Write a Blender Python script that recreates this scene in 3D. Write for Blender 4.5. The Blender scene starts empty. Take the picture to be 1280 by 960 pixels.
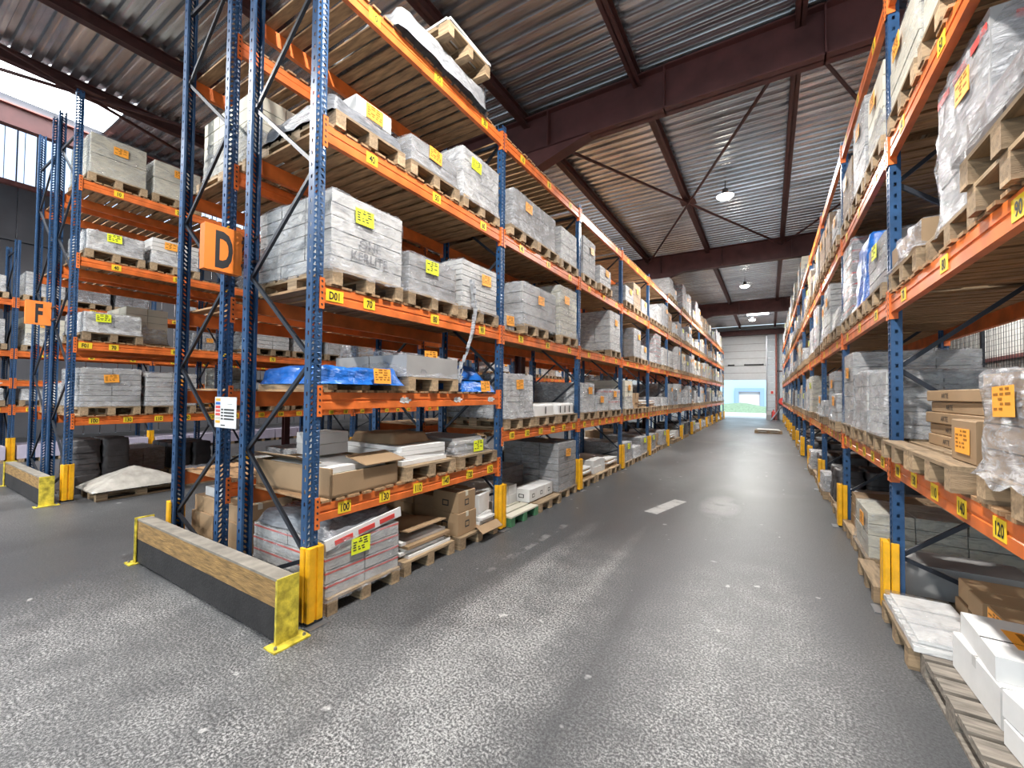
import bpy, math, random
from mathutils import Vector, Matrix, noise
R = math.radians
S = bpy.context.scene
COL = S.collection
# ------------------------------------------------------------------ camera
CAM_H, YAW, PITCH, ROLL, FPX = 1.88, 0.5517, 0.0229, 0.0112, 522.0
fw = Vector((-math.sin(YAW)*math.cos(PITCH), math.cos(YAW)*math.cos(PITCH), math.sin(PITCH)))
r0 = Vector((math.cos(YAW), math.sin(YAW), 0)); u0 = r0.cross(fw)
rr = r0*math.cos(ROLL)+u0*math.sin(ROLL); uu = -r0*math.sin(ROLL)+u0*math.cos(ROLL)
cd = bpy.data.cameras.new('camera'); cam = bpy.data.objects.new('camera', cd); COL.objects.link(cam)
m = Matrix((rr, uu, -fw)).transposed().to_4x4(); m.translation = Vector((0, 0, CAM_H)); cam.matrix_world = m
cd.sensor_width = 36; cd.lens = FPX/1280*36; cd.clip_start = .05; cd.clip_end = 300
S.camera = cam
# ------------------------------------------------------------------ light and exposure
S.view_settings.view_transform = 'Standard'; S.view_settings.look = 'None'
S.view_settings.gamma = 1; S.view_settings.use_curve_mapping = False
S.view_settings.exposure = 0.58
LAMP_W = 460; SKY = 1.6; SUN = 3.0; SKYLIGHT = 6.0
S.cycles.max_bounces = 7; S.cycles.diffuse_bounces = 4; S.cycles.glossy_bounces = 2
S.cycles.transmission_bounces = 2; S.cycles.transparent_max_bounces = 14
S.cycles.sample_clamp_indirect = 6; S.cycles.use_denoising = True
S.cycles.caustics_reflective = False; S.cycles.caustics_refractive = False
w = bpy.data.worlds.new('sky'); S.world = w; w.use_nodes = True
bg = w.node_tree.nodes['Background']; bg.inputs[0].default_value = (.70, .87, 1.0, 1); bg.inputs[1].default_value = SKY
sd = bpy.data.lights.new('sun', 'SUN'); sd.energy = SUN; sd.angle = R(2); so = bpy.data.objects.new('sun', sd)
so.rotation_euler = (R(42), 0, R(12)); COL.objects.link(so)

# ------------------------------------------------------------------ materials
M = {}
def mat(name, c, rough=.6, metal=0., var=0., vscale=6., bump=0., bscale=40., stretch=(1, 1, 1), rnd=0., spec=.5, emit=0.):
    if name in M: return M[name]
    mt = bpy.data.materials.new(name); mt.use_nodes = True; nt = mt.node_tree; N, Lk = nt.nodes, nt.links
    b = N['Principled BSDF']; b.inputs['Base Color'].default_value = (*c, 1); b.inputs['Roughness'].default_value = rough
    b.inputs['Metallic'].default_value = metal; b.inputs['Specular IOR Level'].default_value = spec
    tc = N.new('ShaderNodeTexCoord'); mp = N.new('ShaderNodeMapping'); mp.inputs['Scale'].default_value = stretch
    Lk.new(tc.outputs['Object'], mp.inputs[0])
    cur = None
    if var or rnd:
        rgb = N.new('ShaderNodeHueSaturation'); rgb.inputs['Color'].default_value = (*c, 1)
        val = None
        if var:
            nz = N.new('ShaderNodeTexNoise'); nz.inputs['Scale'].default_value = vscale; nz.inputs['Detail'].default_value = 5
            Lk.new(mp.outputs[0], nz.inputs['Vector'])
            mr = N.new('ShaderNodeMapRange'); mr.inputs[1].default_value = .3; mr.inputs[2].default_value = .7
            mr.inputs[3].default_value = 1-var; mr.inputs[4].default_value = 1+var*.6
            Lk.new(nz.outputs[0], mr.inputs[0]); val = mr.outputs[0]
        if rnd:
            oi = N.new('ShaderNodeObjectInfo'); m2 = N.new('ShaderNodeMapRange')
            m2.inputs[3].default_value = 1-rnd; m2.inputs[4].default_value = 1+rnd*.5
            Lk.new(oi.outputs['Random'], m2.inputs[0])
            if val:
                mm = N.new('ShaderNodeMath'); mm.operation = 'MULTIPLY'; Lk.new(val, mm.inputs[0]); Lk.new(m2.outputs[0], mm.inputs[1]); val = mm.outputs[0]
            else: val = m2.outputs[0]
        Lk.new(val, rgb.inputs['Value']); Lk.new(rgb.outputs[0], b.inputs['Base Color'])
    if bump:
        nb = N.new('ShaderNodeTexNoise'); nb.inputs['Scale'].default_value = bscale; nb.inputs['Detail'].default_value = 4
        Lk.new(mp.outputs[0], nb.inputs['Vector'])
        bp = N.new('ShaderNodeBump'); bp.inputs['Strength'].default_value = bump; bp.inputs['Distance'].default_value = .02
        Lk.new(nb.outputs[0], bp.inputs['Height']); Lk.new(bp.outputs[0], b.inputs['Normal'])
    if emit:
        b.inputs['Emission Color'].default_value = (*c, 1); b.inputs['Emission Strength'].default_value = emit
    M[name] = mt; return mt

def film_mat(name, c, lo, hi, rough=.22):
    mt = bpy.data.materials.new(name); mt.use_nodes = True; nt = mt.node_tree; N, Lk = nt.nodes, nt.links
    b = N['Principled BSDF']; b.inputs['Roughness'].default_value = rough
    b.inputs['Specular IOR Level'].default_value = 1.0
    t2 = N.new('ShaderNodeTexCoord'); n2 = N.new('ShaderNodeTexNoise'); n2.inputs['Scale'].default_value = 4.5; n2.inputs['Detail'].default_value = 5; n2.inputs['Distortion'].default_value = 1.6
    Lk.new(t2.outputs['Object'], n2.inputs['Vector']); cr = N.new('ShaderNodeValToRGB'); cr.color_ramp.elements[0].position = .42; cr.color_ramp.elements[1].position = .66
    cr.color_ramp.elements[0].color = (c[0]*.62, c[1]*.62, c[2]*.64, 1); cr.color_ramp.elements[1].color = (min(1, c[0]*1.35), min(1, c[1]*1.35), min(1, c[2]*1.35), 1)
    Lk.new(n2.outputs[0], cr.inputs[0]); Lk.new(cr.outputs[0], b.inputs['Base Color'])  # pale streaks in the colour imitate gloss highlights on the film
    tc = N.new('ShaderNodeTexCoord'); mp = N.new('ShaderNodeMapping'); mp.inputs['Scale'].default_value = (2.2, 2.2, 8); mp.inputs['Rotation'].default_value = (.35, .3, 0)
    Lk.new(tc.outputs['Object'], mp.inputs[0])
    nz = N.new('ShaderNodeTexNoise'); nz.inputs['Scale'].default_value = 2.6; nz.inputs['Detail'].default_value = 6; nz.inputs['Roughness'].default_value = .65
    nz.inputs['Distortion'].default_value = 1.1
    Lk.new(mp.outputs[0], nz.inputs['Vector'])
    mr = N.new('ShaderNodeMapRange'); mr.inputs[1].default_value = .42; mr.inputs[2].default_value = .68
    mr.inputs[3].default_value = lo; mr.inputs[4].default_value = hi
    Lk.new(nz.outputs[0], mr.inputs[0]); Lk.new(mr.outputs[0], b.inputs['Alpha'])
    bp = N.new('ShaderNodeBump'); bp.inputs['Strength'].default_value = .9; bp.inputs['Distance'].default_value = .07
    Lk.new(nz.outputs[0], bp.inputs['Height']); Lk.new(bp.outputs[0], b.inputs['Normal'])
    M[name] = mt; return mt

mat('blue', (.024, .078, .185), .35, .1, var=.25, vscale=9, rnd=.08)
mat('orange', (.76, .175, .035), .40, .0, var=.3, vscale=5, rnd=.1)
mat('hole', (.02, .02, .025), .8)
mat('brace', (.022, .026, .036), .45, .3)
mat('yellow', (.85, .43, .012), .4, var=.25, vscale=8)
mat('yellow_worn', (.62, .5, .05), .55, var=.6, vscale=14, bump=.2)
mat('label_yellow', (.88, .62, .03), .5)
mat('black', (.012, .012, .014), .55)
mat('wood_grey', (.24, .21, .175), .8, var=.5, vscale=5, bump=.3, bscale=30, stretch=(8, 1, 8))
mat('wood', (.42, .295, .175), .75, var=.45, vscale=5, bump=.25, bscale=30, stretch=(1, 8, 8), rnd=.35)
mat('wood_y', (.38, .27, .16), .75, var=.45, vscale=5, bump=.2, bscale=30, stretch=(8, 1, 8), rnd=.35)
mat('deck', (.40, .235, .115), .8, var=.5, vscale=4, bump=.2, bscale=20, stretch=(1, 7, 1), rnd=.15)
mat('green', (.07, .21, .10), .6, var=.4)
mat('white_box', (.56, .555, .54), .6, var=.12, vscale=3, rnd=.22)
mat('grey_box', (.33, .325, .32), .6, var=.15, vscale=3, rnd=.25)
mat('cream_box', (.60, .57, .47), .6, var=.12, vscale=3, rnd=.15)
mat('brown_box', (.34, .225, .125), .75, var=.12, vscale=3, rnd=.2)
mat('dark_box', (.16, .14, .135), .7, var=.3, vscale=4, rnd=.25)
mat('dark_bag', (.055, .052, .055), .5, var=.3, bump=.5, bscale=9, rnd=.2)
mat('paper', (.70, .70, .69), .5, var=.08)
mat('lilac', (.52, .48, .60), .4, var=.1)
mat('red', (.62, .06, .05), .45)
mat('red_soft', (.60, .12, .10), .45)
mat('ink', (.03, .03, .03), .7)
mat('grey_ink', (.17, .17, .18), .7)
mat('stick_orange', (.95, .40, .05), .5)
mat('stick_yellow', (.80, .88, .03), .5)
mat('stick_green', (.15, .65, .12), .5)
mat('stick_ink', (.30, .12, .01), .6)
mat('steel', (.30, .31, .33), .4, .8)
mat('purlin', (.075, .028, .026), .6, var=.3)
mat('beam_red', (.105, .036, .034), .55, var=.3, vscale=3)
mat('beam_light', (.34, .13, .11), .55, var=.3)
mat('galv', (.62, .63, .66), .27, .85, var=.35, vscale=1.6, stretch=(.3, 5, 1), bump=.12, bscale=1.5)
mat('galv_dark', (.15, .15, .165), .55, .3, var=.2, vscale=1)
mat('clad', (.50, .56, .60), .55, var=.06)
mat('clad_right', (.50, .50, .48), .6, var=.1)
mat('door_panel', (.52, .54, .55), .5, var=.05)
mat('skylight', (.93, .97, 1.0), .5, emit=SKYLIGHT)
mat('translucent', (.55, .68, .88), .5, emit=1.15)
mat('rubber', (.018, .016, .016), .75, var=.4, vscale=7, bump=.3)
mat('barrier_wood', (.30, .175, .06), .7, var=.5, vscale=6, bump=.3, bscale=20, stretch=(1, 6, 6))
mat('barrier_top', (.22, .20, .17), .75, var=.4, vscale=7)
mat('sign_orange', (.85, .22, .03), .4, var=.08)
mat('grass', (.19, .27, .17), .9, var=.4, bump=.5)
mat('facade', (.34, .50, .57), .6)
mat('facade_frame', (.20, .30, .44), .6)
mat('dock_door', (.5, .48, .48), .6)
mat('concrete', (.50, .48, .47), .9, var=.15)
mat('lens', (1.0, .94, .80), .4, emit=30)
mat('blue_bag', (.012, .13, .50), .3, var=.3, vscale=3, bump=.8, bscale=7, stretch=(1, 2.5, 4))
mat('clear_low', (.40, .41, .43), .25, var=.35, vscale=5, bump=.9, bscale=8, stretch=(1, 2, 5))
mat('dark_film', (.19, .20, .22), .25, var=.4, vscale=5, bump=.9, bscale=8, stretch=(1, 2, 5))
mat('cloth', (.46, .44, .40), .22, var=.3, vscale=6, bump=1.0, bscale=6)
film_mat('film', (.62, .64, .68), .14, .62, .16)
film_mat('film_clear', (.60, .62, .66), .07, .45, .14)
film_mat('film_thick', (.70, .71, .73), .28, .80, .16)
film_mat('film_brown', (.42, .36, .30), .35, .8)

def floor_mat():
    mt = bpy.data.materials.new('floor_asphalt'); mt.use_nodes = True; nt = mt.node_tree; N, Lk = nt.nodes, nt.links
    b = N['Principled BSDF']; tc = N.new('ShaderNodeTexCoord')
    def nz(scale, detail, st=(1, 1, 1), rough=.5, dist=0):
        mp = N.new('ShaderNodeMapping'); mp.inputs['Scale'].default_value = st; Lk.new(tc.outputs['Object'], mp.inputs[0])
        n = N.new('ShaderNodeTexNoise'); n.inputs['Scale'].default_value = scale; n.inputs['Detail'].default_value = detail
        n.inputs['Roughness'].default_value = rough; n.inputs['Distortion'].default_value = dist
        Lk.new(mp.outputs[0], n.inputs['Vector']); return n.outputs[0]
    def rng(s, a, c, lo, hi):
        m_ = N.new('ShaderNodeMapRange'); m_.inputs[1].default_value = a; m_.inputs[2].default_value = c
        m_.inputs[3].default_value = lo; m_.inputs[4].default_value = hi; Lk.new(s, m_.inputs[0]); return m_.outputs[0]
    def op(o, a, c, clamp=False):
        n = N.new('ShaderNodeMath'); n.operation = o; n.use_clamp = clamp
        for i, x in enumerate((a, c)):
            if isinstance(x, (int, float)): n.inputs[i].default_value = x
            else: Lk.new(x, n.inputs[i])
        return n.outputs[0]
    grain = nz(62, 7, rough=.85); big = nz(.55, 4, (1, .45, 1), dist=.5); streak = nz(2.2, 5, (1.4, .12, 1)); blot = nz(3.5, 6, rough=.65)
    sep = N.new('ShaderNodeSeparateXYZ'); Lk.new(tc.outputs['Object'], sep.inputs[0])
    X, Y = sep.outputs[0], sep.outputs[1]
    def band(x0, sx, y0, sy):   # soft worn area
        a = op('POWER', op('DIVIDE', op('SUBTRACT', X, x0), sx), 2.); c = op('POWER', op('DIVIDE', op('SUBTRACT', Y, y0), sy), 2.)
        return op('SUBTRACT', 1., op('ADD', a, c), True)
    wear = op('MAXIMUM', band(-1.75, .75, 2.2, 3.4), op('MULTIPLY', band(-.2, .9, 2.6, 3.2), .8))
    wear = op('MAXIMUM', wear, op('MULTIPLY', band(-3.5, 2.5, 0.6, 2.0), .55))
    trk = op('MAXIMUM', band(-2.15, .16, 3.6, 2.6), op('MULTIPLY', band(-1.5, .10, 4.2, 2.2), .7))
    worn = op('ADD', rng(big, .48, .70, .02, .38), op('MULTIPLY', wear, .9))
    worn = op('ADD', worn, op('MULTIPLY', trk, .5))
    worn = op('MULTIPLY', worn, rng(blot, .3, .65, .35, 1.25))
    worn = op('MULTIPLY', worn, rng(streak, .3, .7, .6, 1.2))
    thr = rng(grain, .47, .58, -.2, 1.5)
    fleck = op('MULTIPLY', worn, op('MAXIMUM', thr, 0.), True)
    spots = rng(nz(6.5, 2, rough=.4), .73, .76, 0, .55)
    specks = rng(nz(30, 1), .79, .82, 0, .5)
    # two worn paint remnants further up the aisle
    def rect(x0, y0, x1, y1, wd):
        dx, dy = x1-x0, y1-y0; ln = math.hypot(dx, dy); dx /= ln; dy /= ln
        px = op('SUBTRACT', X, x0); py = op('SUBTRACT', Y, y0)
        t = op('ADD', op('MULTIPLY', px, dx), op('MULTIPLY', py, dy)); s = op('ABSOLUTE', op('SUBTRACT', op('MULTIPLY', px, dy), op('MULTIPLY', py, dx)), 0)
        i1 = op('MULTIPLY', op('GREATER_THAN', t, 0.), op('LESS_THAN', t, ln)); return op('MULTIPLY', i1, op('LESS_THAN', s, wd))
    paint = op('MULTIPLY', op('MAXIMUM', rect(-1.62, 6.9, -1.35, 8.0, .11), op('MULTIPLY', band(-.72, .34, 8.0, .9), .35)), rng(blot, .35, .5, .3, .8))
    paint = op('MAXIMUM', paint, op('MULTIPLY', rect(-2.55, 3.5, -2.5, 5.6, .05), rng(blot, .5, .66, 0, .3)))
    tot = op('ADD', op('MULTIPLY', fleck, .8), op('ADD', spots, op('ADD', specks, paint)), True)
    mx = N.new('ShaderNodeMix'); mx.data_type = 'RGBA'
    cr = N.new('ShaderNodeMix'); cr.data_type = 'RGBA'; Lk.new(rng(grain, .38, .62, 0, 1), cr.inputs[0])
    cr.inputs[6].default_value = (.022, .024, .027, 1); cr.inputs[7].default_value = (.092, .095, .100, 1)
    Lk.new(tot, mx.inputs[0]); Lk.new(cr.outputs[2], mx.inputs[6]); mx.inputs[7].default_value = (.50, .50, .49, 1)
    Lk.new(mx.outputs[2], b.inputs['Base Color'])
    Lk.new(rng(big, .3, .7, .34, .5), b.inputs['Roughness'])
    bp = N.new('ShaderNodeBump'); bp.inputs['Strength'].default_value = .35; bp.inputs['Distance'].default_value = .006
    Lk.new(grain, bp.inputs['Height']); Lk.new(bp.outputs[0], b.inputs['Normal'])
    return mt
M['floor'] = floor_mat()

# ------------------------------------------------------------------ mesh builder
class MB:
    def __init__(s): s.v = []; s.f = []; s.m = []; s.mats = []
    def mi(s, name):
        if name not in s.mats: s.mats.append(name)
        return s.mats.index(name)
    def add(s, vs, fs, mt):
        o = len(s.v); s.v += [tuple(v) for v in vs]; k = s.mi(mt)
        for f in fs: s.f.append(tuple(o+i for i in f)); s.m.append(k)
    def box(s, c, d, mt, rot=None):
        hx, hy, hz = d[0]/2, d[1]/2, d[2]/2
        vs = [Vector((sx*hx, sy*hy, sz*hz)) for sz in (-1, 1) for sy in (-1, 1) for sx in (-1, 1)]
        if rot is not None:
            rm = rot if isinstance(rot, Matrix) else Matrix.Rotation(rot, 3, 'Z'); vs = [rm @ v for v in vs]
        c = Vector(c); s.add([v+c for v in vs], [(0, 2, 3, 1), (4, 5, 7, 6), (0, 1, 5, 4), (2, 6, 7, 3), (0, 4, 6, 2), (1, 3, 7, 5)], mt)
    def b2(s, lo, hi, mt, rot=None):
        s.box([(a+b)/2 for a, b in zip(lo, hi)], [abs(b-a) for a, b in zip(lo, hi)], mt, rot)
    def bar(s, a, b, wd, ht, mt):
        a, b = Vector(a), Vector(b); d = b-a; L_ = d.length; d.normalize()
        up = Vector((0, 0, 1)) if abs(d.z) < .95 else Vector((0, 1, 0))
        x = d.cross(up).normalized(); y = x.cross(d)
        s.box((a+b)/2, (wd, L_, ht), mt, Matrix((x, d, y)).transposed())
    def tube(s, a, b, r, mt, n=8):
        a, b = Vector(a), Vector(b); d = (b-a).normalized(); up = Vector((0, 0, 1)) if abs(d.z) < .9 else Vector((1, 0, 0))
        x = d.cross(up).normalized(); y = x.cross(d)
        vs = [p+x*r*math.cos(t*2*math.pi/n)+y*r*math.sin(t*2*math.pi/n) for p in (a, b) for t in range(n)]
        s.add(vs, [(i, (i+1) % n, n+(i+1) % n, n+i) for i in range(n)]+[tuple(range(n))[::-1], tuple(range(n, 2*n))], mt)
    def quad(s, a, b, c, d, mt): s.add([a, b, c, d], [(0, 1, 2, 3)], mt)
    def prism(s, prof, axis, a, b, mt):   # profile of 2d points extruded along an axis
        def P(p, t):
            q = list(p); q.insert(axis, t); return tuple(q)
        n = len(prof)
        s.add([P(p, a) for p in prof]+[P(p, b) for p in prof], [(i, (i+1) % n, n+(i+1) % n, n+i) for i in range(n)]+[tuple(range(n))[::-1], tuple(range(n, 2*n))], mt)
    def text(s, st, o, h, ex, mt, sx=1., ez=(0, 0, 1), bold=.0):   # centred text, ex reading direction
        vs, fs = glyphs(st, bold); ex = Vector(ex); ez = Vector(ez); o = Vector(o)
        s.add([o+ex*(x*h*sx)+ez*(y*h) for x, y in vs], fs, mt)
    def mesh(s, name, smooth=False):
        me = bpy.data.meshes.new(name); me.from_pydata(s.v, [], s.f)
        for n in s.mats: me.materials.append(M[n])
        me.polygons.foreach_set('material_index', s.m)
        if smooth: me.polygons.foreach_set('use_smooth', [True]*len(s.f))
        me.update(); return me
_g = {}
def glyphs(st, bold):
    k = (st, bold)
    if k in _g: return _g[k]
    cu = bpy.data.curves.new('t', 'FONT'); cu.body = st; cu.size = 1.38; cu.align_x = 'CENTER'; cu.offset = bold; cu.resolution_u = 3
    ob = bpy.data.objects.new('t', cu); COL.objects.link(ob); bpy.context.view_layer.update()
    me = bpy.data.meshes.new_from_object(ob); vs = [(v.co.x, v.co.y-.5) for v in me.vertices]; fs = [tuple(p.vertices) for p in me.polygons]
    bpy.data.objects.remove(ob); bpy.data.curves.remove(cu); bpy.data.meshes.remove(me)
    _g[k] = (vs, fs); return _g[k]

def ob(name, me, parent=None, loc=(0, 0, 0), rz=0., label=None, cat=None, group=None, kind=None):
    o = bpy.data.objects.new(name, me); COL.objects.link(o); o.location = loc; o.rotation_euler = (0, 0, rz)
    if parent: o.parent = parent
    if label: o['label'] = label
    if cat: o['category'] = cat
    if group: o['group'] = group
    if kind: o['kind'] = kind
    return o
def struct(name, mb, loc=(0, 0, 0), label=None): return ob(name, mb.mesh(name), loc=loc, label=label, kind='structure')
def tree(defn, loc, rz, label, cat, group=None, name=None):
    """defn = (name, [(part, mesh, label|None, [(sub, mesh)...])...]) or (name, mesh)"""
    nm, parts = defn
    if not isinstance(parts, list): return ob(name or nm, parts, None, loc, rz, label, cat, group)
    r = ob(name or nm, None, None, loc, rz, label, cat, group)
    for p in parts:
        q = ob(p[0], p[1], r, label=p[2])
        for sn, sm in p[3]: ob(sn, sm, q)
    return r
ORD = ['first', 'second', 'third', 'fourth', 'fifth', 'sixth', 'seventh', 'eighth', 'ninth', 'tenth', 'eleventh', 'twelfth', 'thirteenth', 'fourteenth', 'fifteenth', 'sixteenth']

# ------------------------------------------------------------------ the hall
L = 2.8; Y0 = 2.08; YR = 4.905; XL = -3.18; XR = .913; XF = -9.95; END = Y0+13*L
fl = MB(); fl.b2((-24.2, -12, -.2), (8, END+3.2, 0), 'floor'); struct('floor', fl)
# corrugated roof deck, ribs running across the aisle
def ribs(mb, x0, x1, y0, y1, z, mt, pitch=.24, dep=.055):
    n = int((y1-y0)/pitch); prof = []
    for i in range(n):
        y = y0+i*pitch; prof += [(y, z), (y+pitch*.20, z+.006), (y+pitch*.28, z), (y+pitch*.52, z), (y+pitch*.60, z+dep), (y+pitch*.92, z+dep)]
    prof.append((y0+n*pitch, z)); vs = [(x0, a, b) for a, b in prof]+[(x1, a, b) for a, b in prof]; k = len(prof)
    mb.add(vs, [(i, i+1, k+i+1, k+i) for i in range(k-1)], mt)
ZD = 7.72; YB = 39.6
rf = MB()
SK = [(-13.0, -11.2, -7.0, 3.1), (-1.35, 0.0, 31.0, 35.0), (-1.9, .3, -10, -5.5), (-9.0, -6.7, 12.5, 16.), (-9, -6.7, 24, 27)]  # the last three skylights are unseen, added to light the hall
# deck strips around the skylights
def deck_rect(x0, x1, y0, y1):
    ribs(rf, x0, x1, y0, y1, ZD, 'galv'); rf.b2((x0, y0, ZD+.06), (x1, y1, ZD+.12), 'galv_dark')
deck_rect(-13.1, -11.2, 3.1, YB); deck_rect(-13.1, -11.2, -12, -7)
deck_rect(-11.2, -9, -12, YB); deck_rect(-6.7, -1.9, -12, YB)
for a, b in ((-12, 12.5), (16, 24), (27, YB)): deck_rect(-9, -6.7, a, b)
deck_rect(-1.9, .3, -12, -10); deck_rect(-1.9, .3, -5.5, 31); deck_rect(-1.9, -1.35, 31, 35); deck_rect(0, .3, 31, 35); deck_rect(-1.9, .3, 35, YB)
deck_rect(.3, 8, -12, YB)
struct('ceiling', rf)
for i, (a, b, c, d) in enumerate(SK):
    g = MB(); g.b2((a, c, ZD+.05), (b, d, ZD+.10), 'skylight'); struct(f'window_{i+1}', g)
# second, higher hall beyond the far racks
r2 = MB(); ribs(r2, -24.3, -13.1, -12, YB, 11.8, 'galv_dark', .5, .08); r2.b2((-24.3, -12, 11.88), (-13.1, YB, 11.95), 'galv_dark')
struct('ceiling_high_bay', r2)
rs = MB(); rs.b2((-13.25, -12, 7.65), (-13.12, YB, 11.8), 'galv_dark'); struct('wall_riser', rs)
wl = MB()
n = int(52/.5)
for i in range(n):
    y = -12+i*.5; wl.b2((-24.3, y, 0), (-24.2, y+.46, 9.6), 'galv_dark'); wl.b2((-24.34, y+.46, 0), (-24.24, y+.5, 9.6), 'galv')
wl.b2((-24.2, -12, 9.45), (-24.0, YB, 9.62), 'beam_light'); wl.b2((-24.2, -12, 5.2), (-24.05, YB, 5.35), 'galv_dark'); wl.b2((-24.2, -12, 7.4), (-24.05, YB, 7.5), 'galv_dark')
struct('wall_left', wl)
wt = MB()
for i in range(n):
    y = -12+i*.5; wt.b2((-24.3, y, 9.6), (-24.2, y+.5, 11.8), 'translucent'); wt.b2((-24.22, y+.40, 9.6), (-24.18, y+.44, 11.8), 'galv_dark'); wt.b2((-24.22, y+.1, 9.6), (-24.18, y+.12, 11.8), 'clad')
struct('window_6', wt)
# right wall
wr = MB()
for i in range(n):
    y = -12+i*.5; wr.b2((7.9, y, 0), (8, y+.5, ZD), 'clad_right'); wr.b2((7.86, y+.2, 0), (7.9, y+.28, ZD), 'clad_right')
for z in (1.2, 3.4, 5.6): wr.b2((7.7, -12, z), (7.86, YB, z+.15), 'beam_red')
struct('wall_right', wr)
# end wall with the sectional door
DX0, DX1, DZ = -3.55, -.2, 3.22
we = MB()
def siding(x0, x1, z0, z1):
    z = z0
    while z < z1-.01:
        h = min(.5, z1-z); we.b2((x0, YB, z), (x1, YB+.12, z+h-.02), 'clad'); we.b2((x0, YB+.02, z+h-.02), (x1, YB+.12, z+h), 'galv'); z += h
siding(-24.2, DX0-.1, 0, 7.7); siding(DX1+.1, 8, 0, 7.7); we.b2((DX0-.1, YB, 7.0), (DX1+.1, YB+.12, 7.7), 'clad'); siding(-24.2, -13.2, 7.7, 11.8)
struct('wall_back', we)
dr = MB(); z = DZ
while z < 7.0: dr.b2((DX0, YB+.0, z), (DX1, YB+.06, min(z+.56, 7.0)), 'door_panel'); dr.b2((DX0, YB+.01, z+.56), (DX1, YB+.05, z+.6), 'grey_box'); z += .6
door = struct('door_1', dr, label='raised grey sectional door at the aisle end')
for xa, xb in ((-2.95, -2.45), (-1.75, -.35)):
    h_ = MB(); h_.b2((xa, YB-.12, 4.42), (xb, YB, 4.52), 'black'); h_.b2((xa+.05, YB-.1, 4.46), (xa+.1, YB, 4.56), 'steel'); h_.b2((xb-.1, YB-.1, 4.46), (xb-.05, YB, 4.56), 'steel'); ob('door_spring', h_.mesh('spring'), door)
dt = MB(); dt.b2((DX0-.1, YB-.1, 0), (DX0, YB+.15, 7), 'steel'); dt.b2((DX1, YB-.1, 0), (DX1+.1, YB+.15, 7), 'steel'); ob('door_rail', dt.mesh('rail'), door)
# roof steel
def ibeam_x(y, z0, z1, wf=.26, x0=-13.1, x1=8):
    g = MB(); g.b2((x0, y-wf/2, z0), (x1, y+wf/2, z0+.03), 'beam_red'); g.b2((x0, y-wf/2, z1-.03), (x1, y+wf/2, z1), 'beam_red'); g.b2((x0, y-.012, z0), (x1, y+.012, z1), 'beam_red')
    x = -13.1
    for q in range(9):
        xx = -13.0+2.27*q+.1
        if x0 < xx < x1: g.b2((xx-.012, y-wf/2, z0), (xx+.012, y+wf/2, z1), 'beam_red')
    return g
RY = [-2.8, 7.58, 17.95, 28.9]
for y in RY:
    g = ibeam_x(y, 6.88, 7.66)
    for sx in (-1, 1):  # haunches at the row of columns inside the double rack
        xc = -4.47; g.add([(xc+sx*.1, y-.13, 6.9), (xc+sx*1.6, y-.13, 6.9), (xc+sx*.1, y-.13, 6.45), (xc+sx*.1, y+.13, 6.9), (xc+sx*1.6, y+.13, 6.9), (xc+sx*.1, y+.13, 6.45)], [(0, 1, 2), (3, 5, 4), (1, 4, 5, 2), (0, 2, 5, 3)], 'beam_red')
    struct('ceiling_beam', g)
    for xc in (-4.47, -13.1):
        c = MB(); c.b2((xc-.075, y-.09, 0), (xc-.06, y+.09, 6.9), 'beam_red'); c.b2((xc+.06, y-.09, 0), (xc+.075, y+.09, 6.9), 'beam_red'); c.b2((xc-.06, y-.006, 0), (xc+.06, y+.006, 6.9), 'beam_red')
        struct('column', c)
g = ibeam_x(YB-.3, 6.88, 7.3); struct('ceiling_beam', g)
for x in (-11.15, -8.95, -6.6, -4.35, -2.03, .42, 2.7, 5.0):
    g = MB(); g.b2((x-.07, -12, 7.50), (x+.07, YB, 7.515), 'purlin'); g.b2((x-.07, -12, 7.705), (x+.07, YB, 7.72), 'purlin'); g.b2((x-.008, -12, 7.5), (x+.008, YB, 7.72), 'purlin')
    struct('ceiling_purlin', g)
g = MB(); g.b2((-13.12, -12, 7.22), (-13.06, YB, 7.62), 'beam_red'); g.b2((-13.2, -12, 7.6), (-12.98, YB, 7.63), 'beam_light'); g.b2((-13.2, -12, 7.2), (-13.02, YB, 7.22), 'beam_red'); struct('ceiling_edge_beam', g)
for (xa, xb) in ((-4.35, .42), (.42, 5.0), (-13, -8.95)):
    for y0, y1 in ((RY[1], RY[2]),) if xa > -9 else ((RY[0], RY[1]),):
        g = MB(); g.bar((xa, y0, 7.42), (xb, y1, 7.42), .045, .045, 'purlin'); g.bar((xb, y0, 7.40), (xa, y1, 7.40), .045, .045, 'purlin')
        g.box(((xa+xb)/2, (y0+y1)/2, 7.44), (.4, .4, .012), 'purlin'); struct('ceiling_brace', g)
# high-bay lamps
lh = MB()
def lathe(mb, prof, mt, n=20, c=(0, 0)):
    vs = [(c[0]+r*math.cos(t*2*math.pi/n), c[1]+r*math.sin(t*2*math.pi/n), z) for r, z in prof for t in range(n)]
    mb.add(vs, [(k*n+i, k*n+(i+1) % n, (k+1)*n+(i+1) % n, (k+1)*n+i) for k in range(len(prof)-1) for i in range(n)], mt)
lathe(lh, [(.02, .2), (.07, .2), (.08, .08), (.21, .03), (.225, 0), (.21, 0)], 'steel'); lh.tube((0, 0, .2), (0, 0, .42), .012, 'black'); ml = lh.mesh('housing', True)
ll = MB(); lathe(ll, [(.001, -.09), (.08, -.082), (.16, -.05), (.2, -.01), (.212, .01)], 'lens'); mlens = ll.mesh('lens', True)
al = bpy.data.lights.new('high_bay', 'AREA'); al.shape = 'DISK'; al.size = .3; al.energy = LAMP_W; al.color = (1, .97, .93)
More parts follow.
